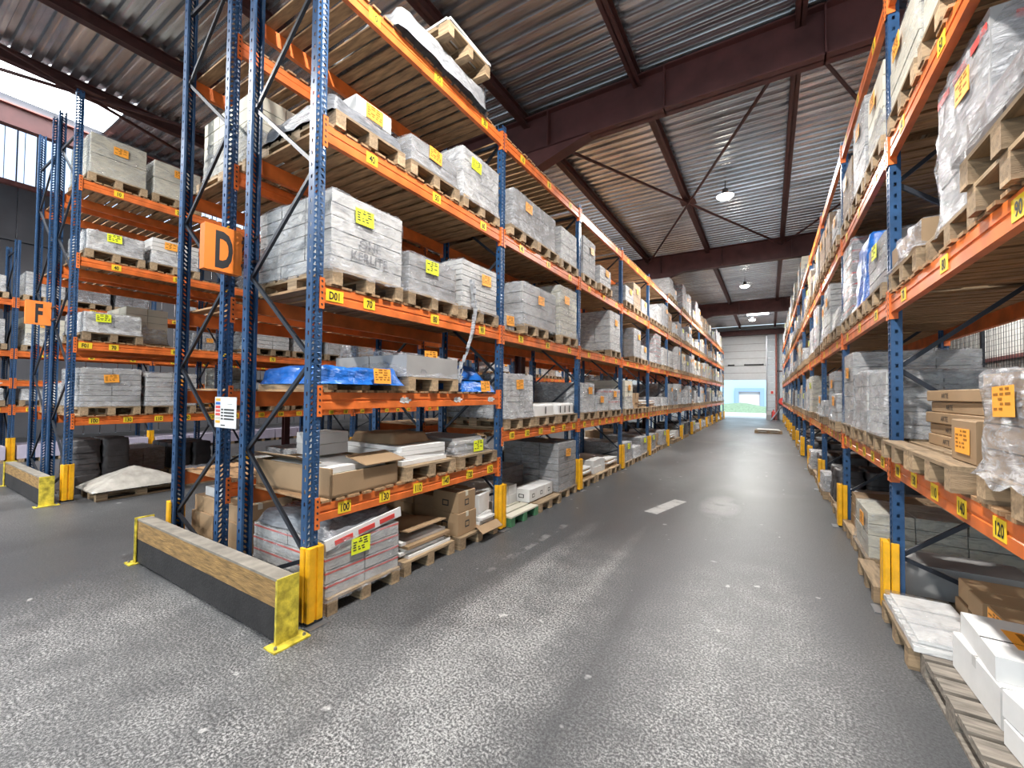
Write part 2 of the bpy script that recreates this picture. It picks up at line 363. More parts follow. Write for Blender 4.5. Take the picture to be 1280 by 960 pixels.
def lamp(x, y, label):
    z = 7.30 if x > -13 else 9.5
    t = tree(('ceiling_lamp', [('lamp_housing', ml, None, []), ('lamp_lens', mlens, 'glowing lens', [])]), (x, y, z), 0, label, 'lamp')
    lo = bpy.data.objects.new('lamp_light', al); COL.objects.link(lo); lo.location = (x, y, z-.10)
for i, y in enumerate((-7.5, 2.0, 12.55, 23.4, 34.0)):
    for x, nm in ((-1.0, 'main aisle'), (-7.8, 'aisle between the left racks'), (-14.6, 'far left aisle')):
        if x == -7.8 and i == 1: y = -.9  # unseen lamp, moved out of view and kept for its light
        lamp(x, y, f'round glowing ceiling lamp above the {nm}, {ORD[i]} from the front')
lamp(5.6, 6, 'added round ceiling lamp behind the right aisle rack'); lamp(5.6, 22, 'added round ceiling lamp far behind the right aisle rack')  # unseen lamps added to light the stacks behind the right rack

# ------------------------------------------------------------------ racks
def hole_plate(mb, P, wd, z0, z1, cols, mt, slant=.3, hw=.3, hh=.3, pitch=.05):
    """P(u, z) -> point; sheet steel strip with punched slots"""
    n = int(round((z1-z0)/pitch)); cw = wd/cols
    for c in range(cols):
        sl = slant if c % 2 == 0 else -slant
        for i in range(n):
            u0_, zz = -wd/2+c*cw, z0+i*pitch; uc, zc = u0_+cw/2, zz+pitch/2
            out = [(u0_, zz), (u0_+cw, zz), (u0_+cw, zz+pitch), (u0_, zz+pitch)]
            a, b = cw*hw*.5, pitch*hh; k = sl*pitch*.5
            inn = [(uc-a-k, zc-b), (uc+a-k, zc-b), (uc+a+k, zc+b), (uc-a+k, zc+b)]
            mb.add([P(*q) for q in out+inn], [(0, 1, 5, 4), (1, 2, 6, 5), (2, 3, 7, 6), (3, 0, 4, 7)], mt)
def post(x0, d, H):
    """upright: front face at x0 looking to +d, open at the back"""
    g = MB(); D = .075
    hole_plate(g, lambda u, z: (x0-(0.006 if abs(u) < .008 else 0)*d, u, z), .10, .01, H, 2, 'blue', .35, .40, .30)
    for sy in (-1, 1): hole_plate(g, lambda u, z: (x0-d*(D/2+u), sy*.05, z), D, .01, H, 1, 'blue', 0, .26, .16, .10)
    for sy in (-1, 1): g.b2((x0-d*D, sy*.05, .01), (x0-d*(D+.003), sy*.028, H), 'blue')
    g.b2((x0+d*.05, -.07, 0), (x0-d*.11, .07, .01), 'steel')
    return g.mesh('upright_post')
def braces(s, H, fd=1.1):
    g = MB(); z = .50; front = True; pts = [(fd-.06, .12)]
    while z < H-.05: pts.append((.05 if front else fd-.06, z)); z += .82; front = not front
    for (a, za), (b, zb) in zip(pts, pts[1:]): g.bar((-s*a, 0, za), (-s*b, 0, zb), .026, .034, 'brace')
    g.bar((-s*.05, 0, pts[-1][1]), (-s*(fd-.06), 0, pts[-1][1]), .028, .04, 'brace')
    return g.mesh('brace')
def beam_mesh(s, L_=L):
    g = MB(); h = .0725
    prof = [(0, -h), (0, -.012), (-.006, -.008), (-.006, .008), (0, .012), (0, h), (-.05, h), (-.05, -h)]
    g.prism([(s*a, b) for a, b in prof], 1, .055, L_-.055, 'orange'); return g
def connector(s, end, L_=L):
    g = MB()
    for y, q in (((.035, 1),) if end == 0 else ((L_-.035, -1),)):
        g.b2((s*.004, y-.022, -.13), (s*.012, y+.022, .13), 'orange'); g.b2((-s*.05, y+q*.016, -.13), (s*.01, y+q*.024, .13), 'orange')
        for z in (-.095, -.045, .005, .055, .1): g.box((s*.0125, y, z), (.002, .014, .02), 'hole', Matrix.Rotation(.5*q, 3, 'X'))
    return g.mesh('beam_connector')
def plate(txt, s, wd):
    g = MB(); g.b2((0, -wd/2, -.05), (s*.003, wd/2, .05), 'label_yellow'); g.text(txt, (s*.0042, 0, 0), .066, (0, s, 0), 'black', .72, bold=.035); return g.mesh('number_label')
def remnant(s):
    g = MB(); rn = random.Random(3)
    for i in range(7): g.box((s*.002, rn.uniform(-.05, .05), rn.uniform(-.02, .02)), (.003, rn.uniform(.03, .07), rn.uniform(.01, .03)), 'paper', Matrix.Rotation(rn.uniform(-.5, .5), 3, 'X'))
    return g.mesh('torn_label')
def deckm(s, seed, fd=1.1):
    g = MB(); rn = random.Random(seed); y = .07
    while True:
        wd = rn.uniform(.085, .125)
        if y+wd > L-.065: break
        g.box((-s*fd/2, y+wd/2, .011+rn.uniform(0, .003)), (fd+.02+rn.uniform(-.02, .03), wd, .02), 'deck', rn.uniform(-.006, .006)); y += wd+rn.uniform(.02, .055)
    return g.mesh('deck')
BM = {s: beam_mesh(s).mesh('beam') for s in (1, -1)}; CN = {s: [connector(s, 0), connector(s, 1)] for s in (1, -1)}
DK = {s: [deckm(s, i) for i in range(4)] for s in (1, -1)}
RM = {s: remnant(s) for s in (1, -1)}
PF = {}
def frame_parts(s, H):
    if (s, H) not in PF: PF[s, H] = (post(0, s, H), post(-s*1.1, -s, H), braces(s, H))
    return PF[s, H]
PL = {}
def lab(txt, s, wd=.13):
    if (txt, s) not in PL: PL[txt, s] = plate(txt, s, wd)
    return PL[txt, s]
TXT = {'z5': ['10', '20', '30'], 'z4': ['40', '50', '60'], 'z3': ['70', '80', '90'], 'z1': ['100', '130', '110', '140', '120', '150'], 'z2': []}
LVN = {'z5': 'top shelf', 'z4': 'fourth shelf', 'z3': 'third shelf', 'z2': 'second shelf', 'z1': 'lowest shelf', 'fl': 'floor'}
guard_m = {}
def guard(s):
    if s not in guard_m:
        g = MB(); prof = [(.022, -.070), (.058, -.070), (.068, -.060), (.068, -.014), (.054, -.009), (.054, .009), (.068, .014), (.068, .060), (.058, .070), (.022, .070)]
        g.prism([(s*a, b) for a, b in prof], 2, .035, .62, 'yellow')
        for q in (-1, 1): g.prism([(s*.014, q*.056), (s*.014, q*.072), (s*.008, q*.080), (-s*.035, q*.080), (-s*.04, q*.074), (-s*.04, q*.056)], 2, .035, .62, 'yellow')
        g.b2((s*.054, -.09, 0), (s*.13, .09, .010), 'steel'); g.b2((s*.02, -.07, .012), (s*.06, .07, .036), 'black'); g.b2((-s*.035, -.076, .012), (s*.012, -.06, .036), 'black'); g.b2((-s*.035, .06, .012), (s*.012, .076, .036), 'black')
        guard_m[s] = g.mesh('post_guard')
    return guard_m[s]
def rack_bay(X, Y, s, levels, idx, rown, first=False, last=False, H=5.66, labels=True, prefix=None, seed=0, nodeck=()):
    adj = ' with tall end frame' if first else ''
    r = ob('pallet_rack', None, None, (X, Y, 0), 0, f'{ORD[idx]} bay of the {rown}, blue posts and orange beams', 'rack', f'bays of the {rown}')
    def fr(y, H_):
        a, b, c = frame_parts(s, H_)
        for me, nm in ((a, 'upright_post'), (b, 'upright_post'), (c, 'brace')): o = ob(nm, me, r, (0, y, 0))
    fr(0, 6.95 if first else H)
    if last: fr(L, H)
    rn = random.Random(idx*7+seed)
    for lv, z in levels.items():
        for side, xx in ((s, 0), (-s, -s*1.1)):
            b = ob('beam', BM[side], r, (xx, 0, z)); [ob('beam_connector', q, b) for q in CN[side]]
            if side == s and labels and idx < 9:
                T = TXT[lv]
                if s < 0: T = T[::-1] if lv != 'z1' else T[::-1]
                for i, t in enumerate(T):
                    ob('number_label', lab(t, s), b, (s*.0005, .30+(L-.55)*(i+.25*(len(T) == 3))/(len(T)-(1 if len(T) > 3 else .5)), 0))
                if lv == 'z2' and s > 0:
                    for yy in (1.0, 1.85, 2.55): ob('torn_label', RM[s], b, (0, yy, 0))
                if lv == 'z3' and prefix and idx == 0: ob('number_label', lab(prefix, s, .17), b, (s*.0005, .16, 0))
        if lv not in nodeck: ob('deck', DK[s][rn.randrange(4)], r, (0, 0, z+.0725))
    return r

# ------------------------------------------------------------------ pallets
def pallet_parts(mw='wood', mwy='wood_y'):
    """1.2 along x, 0.8 along y; blocks visible on the aisle side"""
    top = MB(); rn = random.Random(5)
    for i in range(7): top.box((-.531+.177*i, 0, .133), (.138, .8, .022), mwy)
    for y in (-.35, 0, .35): top.box((0, y, .111), (1.2, .1, .022), mw)
    blk = MB(); blk.box((0, 0, .061), (.145, .1, .078), mw)
    bot = MB(); bot.box((0, 0, .011), (1.2, .1, .022), mw)
    return top, blk, bot
def pallet_single(mw='wood', mwy='wood_y'):
    g = MB()
    for i in range(7): g.box((-.531+.177*i, 0, .133), (.138, .8, .022), mwy)
    for y in (-.35, 0, .35):
        g.box((0, y, .111), (1.2, .1, .022), mw); g.box((0, y, .011), (1.2, .1, .022), mw)
        for x in (-.5275, 0, .5275): g.box((x, y, .061), (.145, .1, .078), mw)
    return g
_t, _b, _o = pallet_parts(); PTM, PBM, POM = _t.mesh('pallet_top'), _b.mesh('pallet_block'), _o.mesh('pallet_runner')
PSM = pallet_single().mesh('pallet'); GPM = pallet_single('green', 'cream_box').mesh('pallet'); OPM = pallet_single('wood_grey', 'wood_grey').mesh('pallet')
MK = []; CUR = [0]; npal = [0]; far_pallets = []
def pallet(x, y, z, rz, where, near=False, ad='wooden pallet', me=None):
    npal[0] += 1; MK.append(('p', CUR[0]))
    if CUR[0] in SPAL or npal[0] > 900: far_pallets.append((x, y, z, rz)); return None
    lb = f'{ad} {where}'
    if not near: return ob('pallet', me or PSM, None, (x, y, z), rz, lb, 'pallet', 'wooden pallets on the racks')
    r = ob('pallet', None, None, (x, y, z), rz, lb, 'pallet', 'wooden pallets on the racks'); ob('pallet_top', PTM, r)
    for yy in (-.35, 0, .35):
        ob('pallet_runner', POM, r, (0, yy, 0))
        for xx in (-.5275, 0, .5275): ob('pallet_block', PBM, r, (xx, yy, 0))
    return r

# ------------------------------------------------------------------ loads
def shell(mb, wy, dx, h, seed, mt, amp=.012, rnd=.04, taper=.02, flare=.02, nper=60, nlev=11, sag=.0, z0=0., tilt=0.):
    """closed wrapped skin around a box dx (x) by wy (y) by h, wrinkled"""
    per = []; q = nper//4
    for i in range(nper):
        t = i/q; k = int(t) % 4; f = t-int(t)
        e = (-1+2*f)
        p = [(1, e), (-e, 1), (-1, -e), (e, -1)][k]; per.append(p)
    vs, fs = [], []
    ox = seed*13.7
    def ring(z, sc, j):
        for i, (a, b) in enumerate(per):
            x, y = a*dx/2*sc, b*wy/2*sc
            cx, cy = dx/2*sc-rnd, wy/2*sc-rnd   # round the corners
            ax, ay = max(abs(x)-cx, 0), max(abs(y)-cy, 0)
            if ax > 0 and ay > 0:
                l_ = math.hypot(ax, ay); x = math.copysign(cx+ax/l_*rnd, x); y = math.copysign(cy+ay/l_*rnd, y)
            nv = noise.noise_vector(Vector((x*4+ox, y*4, z*9)))*amp+noise.noise_vector(Vector((x*11+ox, y*11, z*3)))*amp*.6
            vs.append((x+nv.x, y+nv.y, z+(nv.z if 0 < j else (abs(nv.z)+abs(nv.y))*2.0*(z0 < 0))-tilt*(x/dx)*min(1, max(0, z/h))))
    for j in range(nlev):
        t = j/(nlev-1); sc = 1-taper*t+flare*max(0, 1-t*5)
        if sag: sc *= 1-sag*t*t
        ring(z0+t*(h-.02-z0), sc, j)
    top = 1-taper; top *= 1-sag if sag else 1
    for k, (f, zz) in enumerate(((.965, h), (.8, h+.004), (.5, h+.008), (.2, h+.008))):
        ring(zz, top*f, 1)
    nr = nlev+4
    for j in range(nr-1):
        for i in range(nper): a = j*nper+i; b = j*nper+(i+1) % nper; fs.append((a, b, b+nper, a+nper))
    fs.append(tuple((nr-1)*nper+i for i in range(nper)))
    mb.add(vs, fs, mt)
def boxes(mb, wy, dx, h, rn, mt, nx, ny, nl, gap=.004, jit=.004, stripe=None):
    bx, by, bz = dx/nx, wy/ny, h/nl
    for k in range(nl):
        for i in range(nx):
            for j in range(ny):
                c = (-dx/2+bx*(i+.5)+rn.uniform(-jit, jit), -wy/2+by*(j+.5)+rn.uniform(-jit, jit), bz*(k+.5))
                mb.box(c, (bx-gap, by-gap, bz-gap*.9), mt, rn.uniform(-.004, .004))
                if stripe and (i == nx-1 or j == 0): mb.box((c[0], c[1], c[2]+bz*.28), (bx-gap+.003, by-gap+.003, bz*.14), stripe)
def sticker(col, seed=0, w_=.20, h_=.14):
    g = MB(); rn = random.Random(seed)
    g.b2((0, -w_/2, -h_/2), (.004, w_/2, h_/2), col)
    for z in (.36, .2, .04, -.12, -.28):
        y = -w_*.42
        while y < w_*.38:
            l_ = rn.uniform(.08, .25)*w_; 
            if rn.random() < .75: g.b2((.004, y, h_*z), (.0055, min(y+l_, w_*.42), h_*(z+.08)), 'stick_ink' if col == 'stick_orange' else 'ink')
            y += l_+.02*w_/.2
    return g.mesh('sticker')
STK = {c: [sticker(c, i) for i in range(3)] for c in ('stick_orange', 'stick_yellow')}
def film_load(seed, wy=.79, dx=1.18, h=.8, box='white_box', film='film', nx=3, ny=2, nl=5, stk='stick_orange', stripe=None, flare=.035, taper=.015, amp=.012, text=None, side=True, sag=0., hem=0., tilt=0., gap=.009):
    rn = random.Random(seed); g = MB(); boxes(g, wy-.03, dx-.03, h-.012-abs(tilt)*.4, rn, box, nx, ny, nl, stripe=stripe, gap=gap)
    if text:
        for i, t in enumerate(text): g.text(t, (dx/2-.008, 0, h*(.42-.17*i)), .085, (0, 1, 0), 'grey_ink', 1.0, bold=.02)
    f = MB(); shell(f, wy, dx, h, seed, film, amp=amp, taper=taper, flare=flare, sag=sag, z0=hem, tilt=tilt)
    parts = [('carton_stack', g.mesh('cartons'), None, []), ('stretch_film', f.mesh('film', True), None, [])]
    if stk:
        st = STK[stk][seed % 3]; tr = MB()
        me = st.copy(); yy, zz = rn.uniform(-.22, .2)*wy, h*rn.uniform(.66, .78)
        if h < .3: zz = h*.5
        ang = rn.uniform(-.08, .08); me.transform(Matrix.Translation((dx/2*(1-taper*zz/h)+.008, yy, zz)) @ Matrix.Rotation(ang, 4, 'X'))
        if side:
            m2 = st.copy(); m2.transform(Matrix.Translation((dx*.2, -wy/2-.008, zz-.02)) @ Matrix.Rotation(-math.pi/2, 4, 'Z'))
        parts.append(('sticker', me, {'stick_orange': 'orange paper sticker', 'stick_yellow': 'yellow paper sticker'}[stk], []))
    return ('wrapped_load', parts)
def bag(seed, wy=.8, dx=1.15, h=.18, mt='blue_bag', stk='stick_orange', amp=.035, taper=.08, flare=.03, name='wrapped_bundle'):
    g = MB(); shell(g, wy, dx, h, seed, mt, amp=amp, taper=taper, flare=flare, rnd=.09, nper=56, nlev=7)
    parts = [('wrapping', g.mesh('wrapping', True), None, [])]
    if stk:
        me = STK[stk][seed % 3].copy(); me.transform(Matrix.Translation((dx/2+.015, .12, h*.55)) @ Matrix.Rotation(-.1, 4, 'Y')); parts.append(('sticker', me, 'paper sticker', []))
    return (name, parts)
def sacks(seed, nl=5, mt='dark_bag', wy=.8, dx=1.16):
    g = MB(); rn = random.Random(seed); h = .105
    for k in range(nl):
        for i in range(3):
            for j in range(2):
                sub = MB(); shell(sub, wy/2-.01, dx/3-.01, h+.01, seed+k*7+i*3+j, mt, amp=.008, rnd=.05, taper=.05, flare=0, nper=20, nlev=4)
                ox, oy = -dx/2+dx/3*(i+.5)+rn.uniform(-.012, .012), -wy/2+wy/2*(j+.5)+rn.uniform(-.012, .012)
                g.add([(a+ox, b+oy, c+k*h) for a, b, c in sub.v], sub.f, mt)
    return ('sack_stack', g.mesh('sacks', True))
def carton(dx, dy, h, mt='brown_box', tape='cream_box', text=None, stk=None, logo=False, side=1, seed=0, ink='ink'):
    g = MB(); b = .006
    g.prism([(-dx/2+b, 0), (dx/2-b, 0), (dx/2, b), (dx/2, h-b), (dx/2-b, h), (-dx/2+b, h), (-dx/2, h-b), (-dx/2, b)], 1, -dy/2, dy/2, mt)
    if tape: g.b2((-dx/2-.001, -.025, h-.06), (dx/2+.001, .025, h+.001), tape)
    if tape: g.b2((-dx/2+.0, -.002, h), (dx/2, .002, h+.0015), 'ink')
    for sx in (-1, 1):
        if text: g.text(text, (sx*(dx/2+.0012), -.12*sx, h*.5), min(.05, h*.45), (0, sx, 0), ink, 1.1, bold=.015)
        if logo:
            g.b2((sx*(dx/2), -.04, h*.3), (sx*(dx/2+.0012), .04, h*.6), 'ink'); g.b2((sx*(dx/2+.001), -.028, h*.36), (sx*(dx/2+.0018), .028, h*.54), mt)
    if text: g.text(text, (-.1, -dy/2-.0012, h*.5), min(.05, h*.45), (1, 0, 0), ink, 1.1, bold=.015)
    if logo: g.b2((-.05, -dy/2-.0012, h*.3), (.05, -dy/2, h*.6), 'ink'); g.b2((-.035, -dy/2-.0018, h*.36), (.035, -dy/2-.001, h*.54), mt)
    parts = [('carton_body', g.mesh('carton'), None, [])]
    if stk:
        me = STK[stk][seed % 3].copy(); me.transform(Matrix.Translation((dx/2+.003, 0, h*.5))); parts.append(('sticker', me, 'paper sticker', []))
        return ('carton', parts)
    return ('carton', parts[0][1])
def sheets(seed, wy, dx, h, n, mt='paper', mix=None, jit=.03):
    g = MB(); rn = random.Random(seed)
    for k in range(n):
        mm = mt if not mix or rn.random() > .35 else mix
        g.box((rn.uniform(-jit, jit), rn.uniform(-jit, jit), h/n*(k+.5)), (dx-rn.uniform(0, .08), wy-rn.uniform(0, .06), h/n*.92), mm, rn.uniform(-jit, jit))
    return g

# prototypes used along the racks: (definition, height, look)
P = []
def addp(d, h, look): P.append((d, h, look))
spec = [(.95, 'white_box', 'film', 5, 'stick_orange', 'tall white film-wrapped load'), (.8, 'grey_box', 'film', 5, 'stick_orange', 'grey film-wrapped carton load'),
        (.62, 'white_box', 'film', 4, None, 'pale film-wrapped carton load'), (.88, 'cream_box', 'film_clear', 6, 'stick_yellow', 'cream wrapped carton load'),
        (.42, 'white_box', 'film', 3, 'stick_orange', 'low white wrapped load'), (.70, 'brown_box', 'film_clear', 4, 'stick_orange', 'brown carton load under film'),
        (1.0, 'grey_box', 'film_thick', 7, None, 'tall milky wrapped load'), (.5, 'grey_box', 'film_clear', 4, 'stick_yellow', 'low grey wrapped load'),
        (.75, 'cream_box', 'film_thick', 5, 'stick_orange', 'cream milky wrapped load'), (.3, 'white_box', 'film_thick', 2, None, 'very low pale wrapped load'),
        (.85, 'white_box', 'film_clear', 9, 'stick_orange', 'many-layered white wrapped load'), (.6, 'dark_box', 'film', 5, None, 'dark film-wrapped load')]
for i, (h, b, f, nl, st, lk) in enumerate(spec): addp(film_load(20+i, h=h, box=b, film=f, nl=nl, stk=st, stripe='red_soft' if i == 6 else None, wy=random.Random(i).choice((.74, .78, .8)), sag=.12 if i in (8,) else 0.), h, lk)
FLAT = (bag(61, h=.2, mt='clear_low', stk=None), .2, 'flat clear wrapped bundle'); FLATD = (bag(62, h=.22, mt='dark_film', stk='stick_orange'), .22, 'flat dark wrapped bundle'); BLUE = (bag(63, h=.5, mt='blue_bag', stk=None, amp=.05, taper=.2), .5, 'blue plastic covered load')
SACK = (sacks(5, 5), .53, 'stack of dark sacks'); SACKM = (sacks(6, 6, 'dark_box'), .64, 'stack of brown-grey sacks')
gm = sheets(8, .7, 1.0, .2, 6, 'paper', 'brown_box', .05); SHT = (('sheet_stack', gm.mesh('sheets')), .2, 'stack of white panels')
gm = MB(); boxes(gm, .7, 1.0, .42, random.Random(3), 'brown_box', 3, 2, 3, jit=.02); BRN = (('carton_stack', gm.mesh('cartons')), .42, 'stack of brown cartons')
gm = MB(); boxes(gm, .7, 1.0, .28, random.Random(4), 'white_box', 3, 3, 2, jit=.02); WHT = (('carton_stack', gm.mesh('cartons')), .28, 'stack of small white cartons')
DARK = ((film_load(77, h=.62, box='dark_box', film='film_clear', nx=3, ny=2, nl=6, stk=None)), .62, 'dark grey wrapped load')
CATS = {'wrapped_load': 'wrapped load', 'wrapped_bundle': 'wrapped bundle', 'sack_stack': 'sacks', 'sheet_stack': 'panels', 'carton_stack': 'cartons', 'carton': 'carton'}
SLOT = ['near', 'middle', 'far']; SY = [.52, 1.40, 2.28]
def place_load(defn, look, x, y, z, s, where, rz=0., cat=None, group=None):
    return tree(defn, (x, y, z), (0 if s > 0 else math.pi)+rz, f'{look} {where}', cat or CATS[defn[0]], group or f"{CATS[defn[0]]}s standing in the racks")
def fill(X, Y, s, z, slot, p, where, near=False, pal=True, shift=0., rz=0., ad='wooden pallet', lift=0):
    """one pallet place: pallet plus load; z is the surface"""
    x = X-s*(.575+shift); y = Y+SY[slot]
    if pal: pallet(x, y, z, 0 if s > 0 else math.pi, where, near, ad)
    if p: place_load(p[0], p[2], x, y, z+(.1445 if pal else .001)+lift, s, where, rz)

STD = {'z1': 1.275, 'z3': 2.70, 'z4': 4.07, 'z5': 5.435}
TOPS = .0725+.0245
def where(slot, lv, k, row): return f'{SLOT[slot]} slot, {LVN[lv]}, {ORD[k]} bay, {row}'
rng = random.Random(42)
HID = set([146, 149, 150, 151, 152, 153, 154, 155, 156, 157, 158, 159, 160, 161, 162, 167, 168, 169, 170, 171, 177, 178, 179, 180, 182, 191, 192, 197, 198, 202, 203, 204, 205, 209, 212, 213, 214, 215, 216, 217, 219, 221, 222, 224, 225, 226, 227, 228, 229, 233, 234, 238, 239, 240, 241, 242, 243, 244, 245, 246, 247, 249, 253, 254, 255, 256, 257, 258, 259, 260, 261, 262, 266, 267, 268, 269, 270, 271, 272, 273, 274, 275, 279, 280, 281, 282, 283, 284, 285, 286, 287, 297, 298, 299, 300, 302, 303, 305, 306, 307, 310, 311, 314, 315, 318, 322, 324, 328, 329, 330, 331, 332, 359, 381, 394, 395, 401, 403, 410, 417, 421, 427, 433, 435, 436, 439, 441, 443, 447, 456, 458, 460, 465, 466, 470, 471, 473, 475, 9001, 9002, 9011, 9012, 9021, 9022, 9030, 9031, 9032, 9040, 9041, 9042, 9501, 9502, 9520, 9522, 9532, 9541]); HPAL = set([105, 118, 125, 136, 140, 144, 147, 148, 163, 164, 165, 166, 172, 173, 174, 175, 176, 181, 183, 193, 218, 232, 248, 276, 277, 278, 295, 317, 325, 326, 366, 372, 384, 392, 409, 414, 419, 422, 425, 434, 440, 444, 450, 452, 455, 457, 461, 462, 464, 9010, 9020, 9521, 9530, 9531, 9540, 9542]); SPAL = set([69, 78, 83, 85, 87, 93, 98, 99, 100, 101, 109, 111, 112, 115, 116, 120, 122, 123, 126, 127, 128, 129, 130, 132, 135, 137, 138, 139, 195, 206, 207, 220, 265, 296, 301, 304, 323, 393, 399, 411, 418, 423, 424, 429, 432, 437, 442, 446, 448, 451, 453, 454, 463, 467, 468, 469, 472, 474, 9510, 9512])
NF = [0]
def random_fill(X, Y, s, k, row, levels, wts, near=False, skip=()):
    for lv, z in list(levels.items())+[('fl', 0.)]:
        if lv in skip: continue
        for sl in range(3):
            if (lv, sl) in skip or rng.random() > wts.get(lv, .85): continue
            zz = z+TOPS if lv != 'fl' else 0.001; NF[0] += 1; CUR[0] = NF[0]
            up = [q for q in levels.values() if q > zz]; room = (min(up)-.0725-zz-.1445-.04) if up else 1.2
            if lv == 'fl': room = .75
            if lv == 'fl': c = rng.choice([P[4], P[7], P[9], SHT, BRN, WHT, FLAT, SACK, SHT])
            elif lv == 'z1' and rng.random() < .45: c = rng.choice([P[4], P[7], P[9], SHT, BRN, P[2], SACKM])
            else: c = rng.choice(P)
            if lv == 'z4': room = min(room, .82)
            if c[1] > room: c = P[4] if room > .43 else (P[9] if room > .31 else FLAT)
            sh, rz_ = rng.uniform(-.05, .03), rng.uniform(-.02, .02)
            if NF[0] not in HID: fill(X, Y, s, zz, sl, c, where(sl, lv, k, row), near, shift=sh, rz=rz_, pal=NF[0] not in HPAL, lift=.1445 if NF[0] in HPAL else 0)
            CUR[0] = 0

# ---- row along the left side of the aisle
ROW = 'left aisle rack'
B0 = {'z1': .87, 'z2': 1.80, 'z3': 2.70, 'z4': 4.07, 'z5': 5.435}
for k in range(13):
    rack_bay(XL, Y0+k*L, 1, B0 if k == 0 else STD, k, ROW, first=(k == 0), last=(k == 12), prefix='D01')
    ob('post_guard', guard(1), None, (XL, Y0+k*L, 0), 0, f'yellow post guard at the foot of the {ORD[k]} post, {ROW}', 'post guard', 'yellow post guards')
ob('post_guard', guard(1), None, (XL, Y0+13*L, 0), 0, f'yellow post guard at the last post of the {ROW}', 'post guard', 'yellow post guards')
for k in range(2, 13):
    sk = ()
    if k == 2: sk = (('z4', 2), ('z3', 0), ('z3', 1), 'z5', 'z1', 'fl')
    if k in (3, 4): sk = ('z5',)
    random_fill(XL, Y0+k*L, 1, k, ROW, STD, {'z5': .9, 'z4': .95, 'z3': .95, 'z1': .95, 'fl': .9}, skip=sk)
W = lambda sl, lv, k=0: where(sl, lv, k, ROW)
def z_(lv, k=0): return 0.001 if lv == 'fl' else (B0 if k == 0 else STD)[lv]+TOPS
# bay 1: third shelf
p = film_load(101, hem=-.05, h=.70, box='white_box', nl=6, nx=3, ny=1, stk='stick_yellow', text=('ONE', 'KERLITE'), film='film', amp=.016, flare=.05, wy=.84)
fill(XL, Y0, 1, z_('z3'), 0, (p, .7, 'big white film-wrapped load'), W(0, 'z3'), True)
p = film_load(102, hem=-.05, h=.42, box='grey_box', nl=3, nx=3, ny=2, stk='stick_yellow', flare=.06, wy=.80)
fill(XL, Y0, 1, z_('z3'), 1, (p, .42, 'low grey film-wrapped load'), W(1, 'z3'), True)
p = film_load(103, hem=-.05, h=.60, box='white_box', nl=9, nx=2, ny=2, stk='stick_orange', film='film_clear', flare=.05)
fill(XL, Y0, 1, z_('z3'), 2, (p, .60, 'many-layered pale wrapped load'), W(2, 'z3'), True)
# fourth shelf
fill(XL, Y0, 1, z_('z4'), 0, (bag(111, h=.17, mt='dark_film', stk=None, wy=.84), .17, 'flat dark film bundle'), W(0, 'z4'), True)
place_load(carton(.5, .42, .17, 'white_box', None, stk='stick_orange', seed=1), 'pale carton with orange sticker', XL-.34, Y0+.62, z_('z4')+.1445+.185, 1, 'on the dark bundle, fourth shelf, first bay')
p = film_load(112, h=.30, box='grey_box', nl=2, nx=2, ny=1, stk='stick_orange', flare=.04); fill(XL, Y0, 1, z_('z4'), 1, (p, .3, 'low grey wrapped box'), W(1, 'z4'), True)
p = film_load(113, hem=-.05, h=.62, box='white_box', nl=4, nx=2, ny=2, stk='stick_yellow', film='film_thick', wy=.84); fill(XL, Y0, 1, z_('z4'), 2, (p, .62, 'milky wrapped load with yellow sticker'), W(2, 'z4'), True)
# top shelf
p = bag(115, h=.26, mt='clear_low', stk=None, wy=1.55, dx=1.15, amp=.03, taper=.03)
place_load(p, 'long flat grey film bundle', XL-.50, Y0+1.55, z_('z5'), 1, 'on the top shelf, first bay, left aisle rack')
pallet(XL-.40, Y0+1.75, z_('z5')+.30, 0, 'on top of the long grey bundle, first bay top shelf', True, 'pale pallet')
p = sheets(9, .82, 1.2, .06, 2, 'paper'); place_load(('sheet_stack', p.mesh('sheets')), 'white sheet topping', XL-.40, Y0+1.75, z_('z5')+.4455, 1, 'on the pallet above the long bundle, first bay')
# second shelf
place_load(bag(121, h=.15, mt='blue_bag', wy=.82, dx=1.14, amp=.035, taper=.05), 'flat blue plastic bag', XL-.52, Y0+.52, z_('z2')+.05, 1, W(0, 'z2'))
gm = MB(); [gm.b2((-.55, y, 0), (.55, y+.09, .045), 'wood') for y in (-.4, -.05, .3)]
ob('timber_battens', gm.mesh('battens'), None, (XL-.56, Y0+.52, z_('z2')), 0, 'three timber battens under the flat blue plastic bag, first bay', 'battens')
p = film_load(122, h=.30, box='grey_box', nl=1, nx=2, ny=1, stk='stick_orange', film='film', flare=.02, taper=.10, amp=.025, wy=.86, tilt=.14); fill(XL, Y0, 1, z_('z2'), 1, (p, .27, 'low sloping film-wrapped load'), W(1, 'z2'), True, shift=-.02)
fill(XL, Y0, 1, z_('z2'), 2, (bag(123, h=.13, mt='blue_bag', wy=.8, amp=.03), .14, 'flat dusty blue bundle'), W(2, 'z2'), pal=False)
place_load(bag(124, h=.2, mt='blue_bag', stk=None, wy=.7, dx=.9, amp=.04, taper=.3), 'blue plastic sheeting heap', XL-.6, Y0+2.3, z_('z2')+.155, 1, 'on the flat dusty blue bundle, first bay')
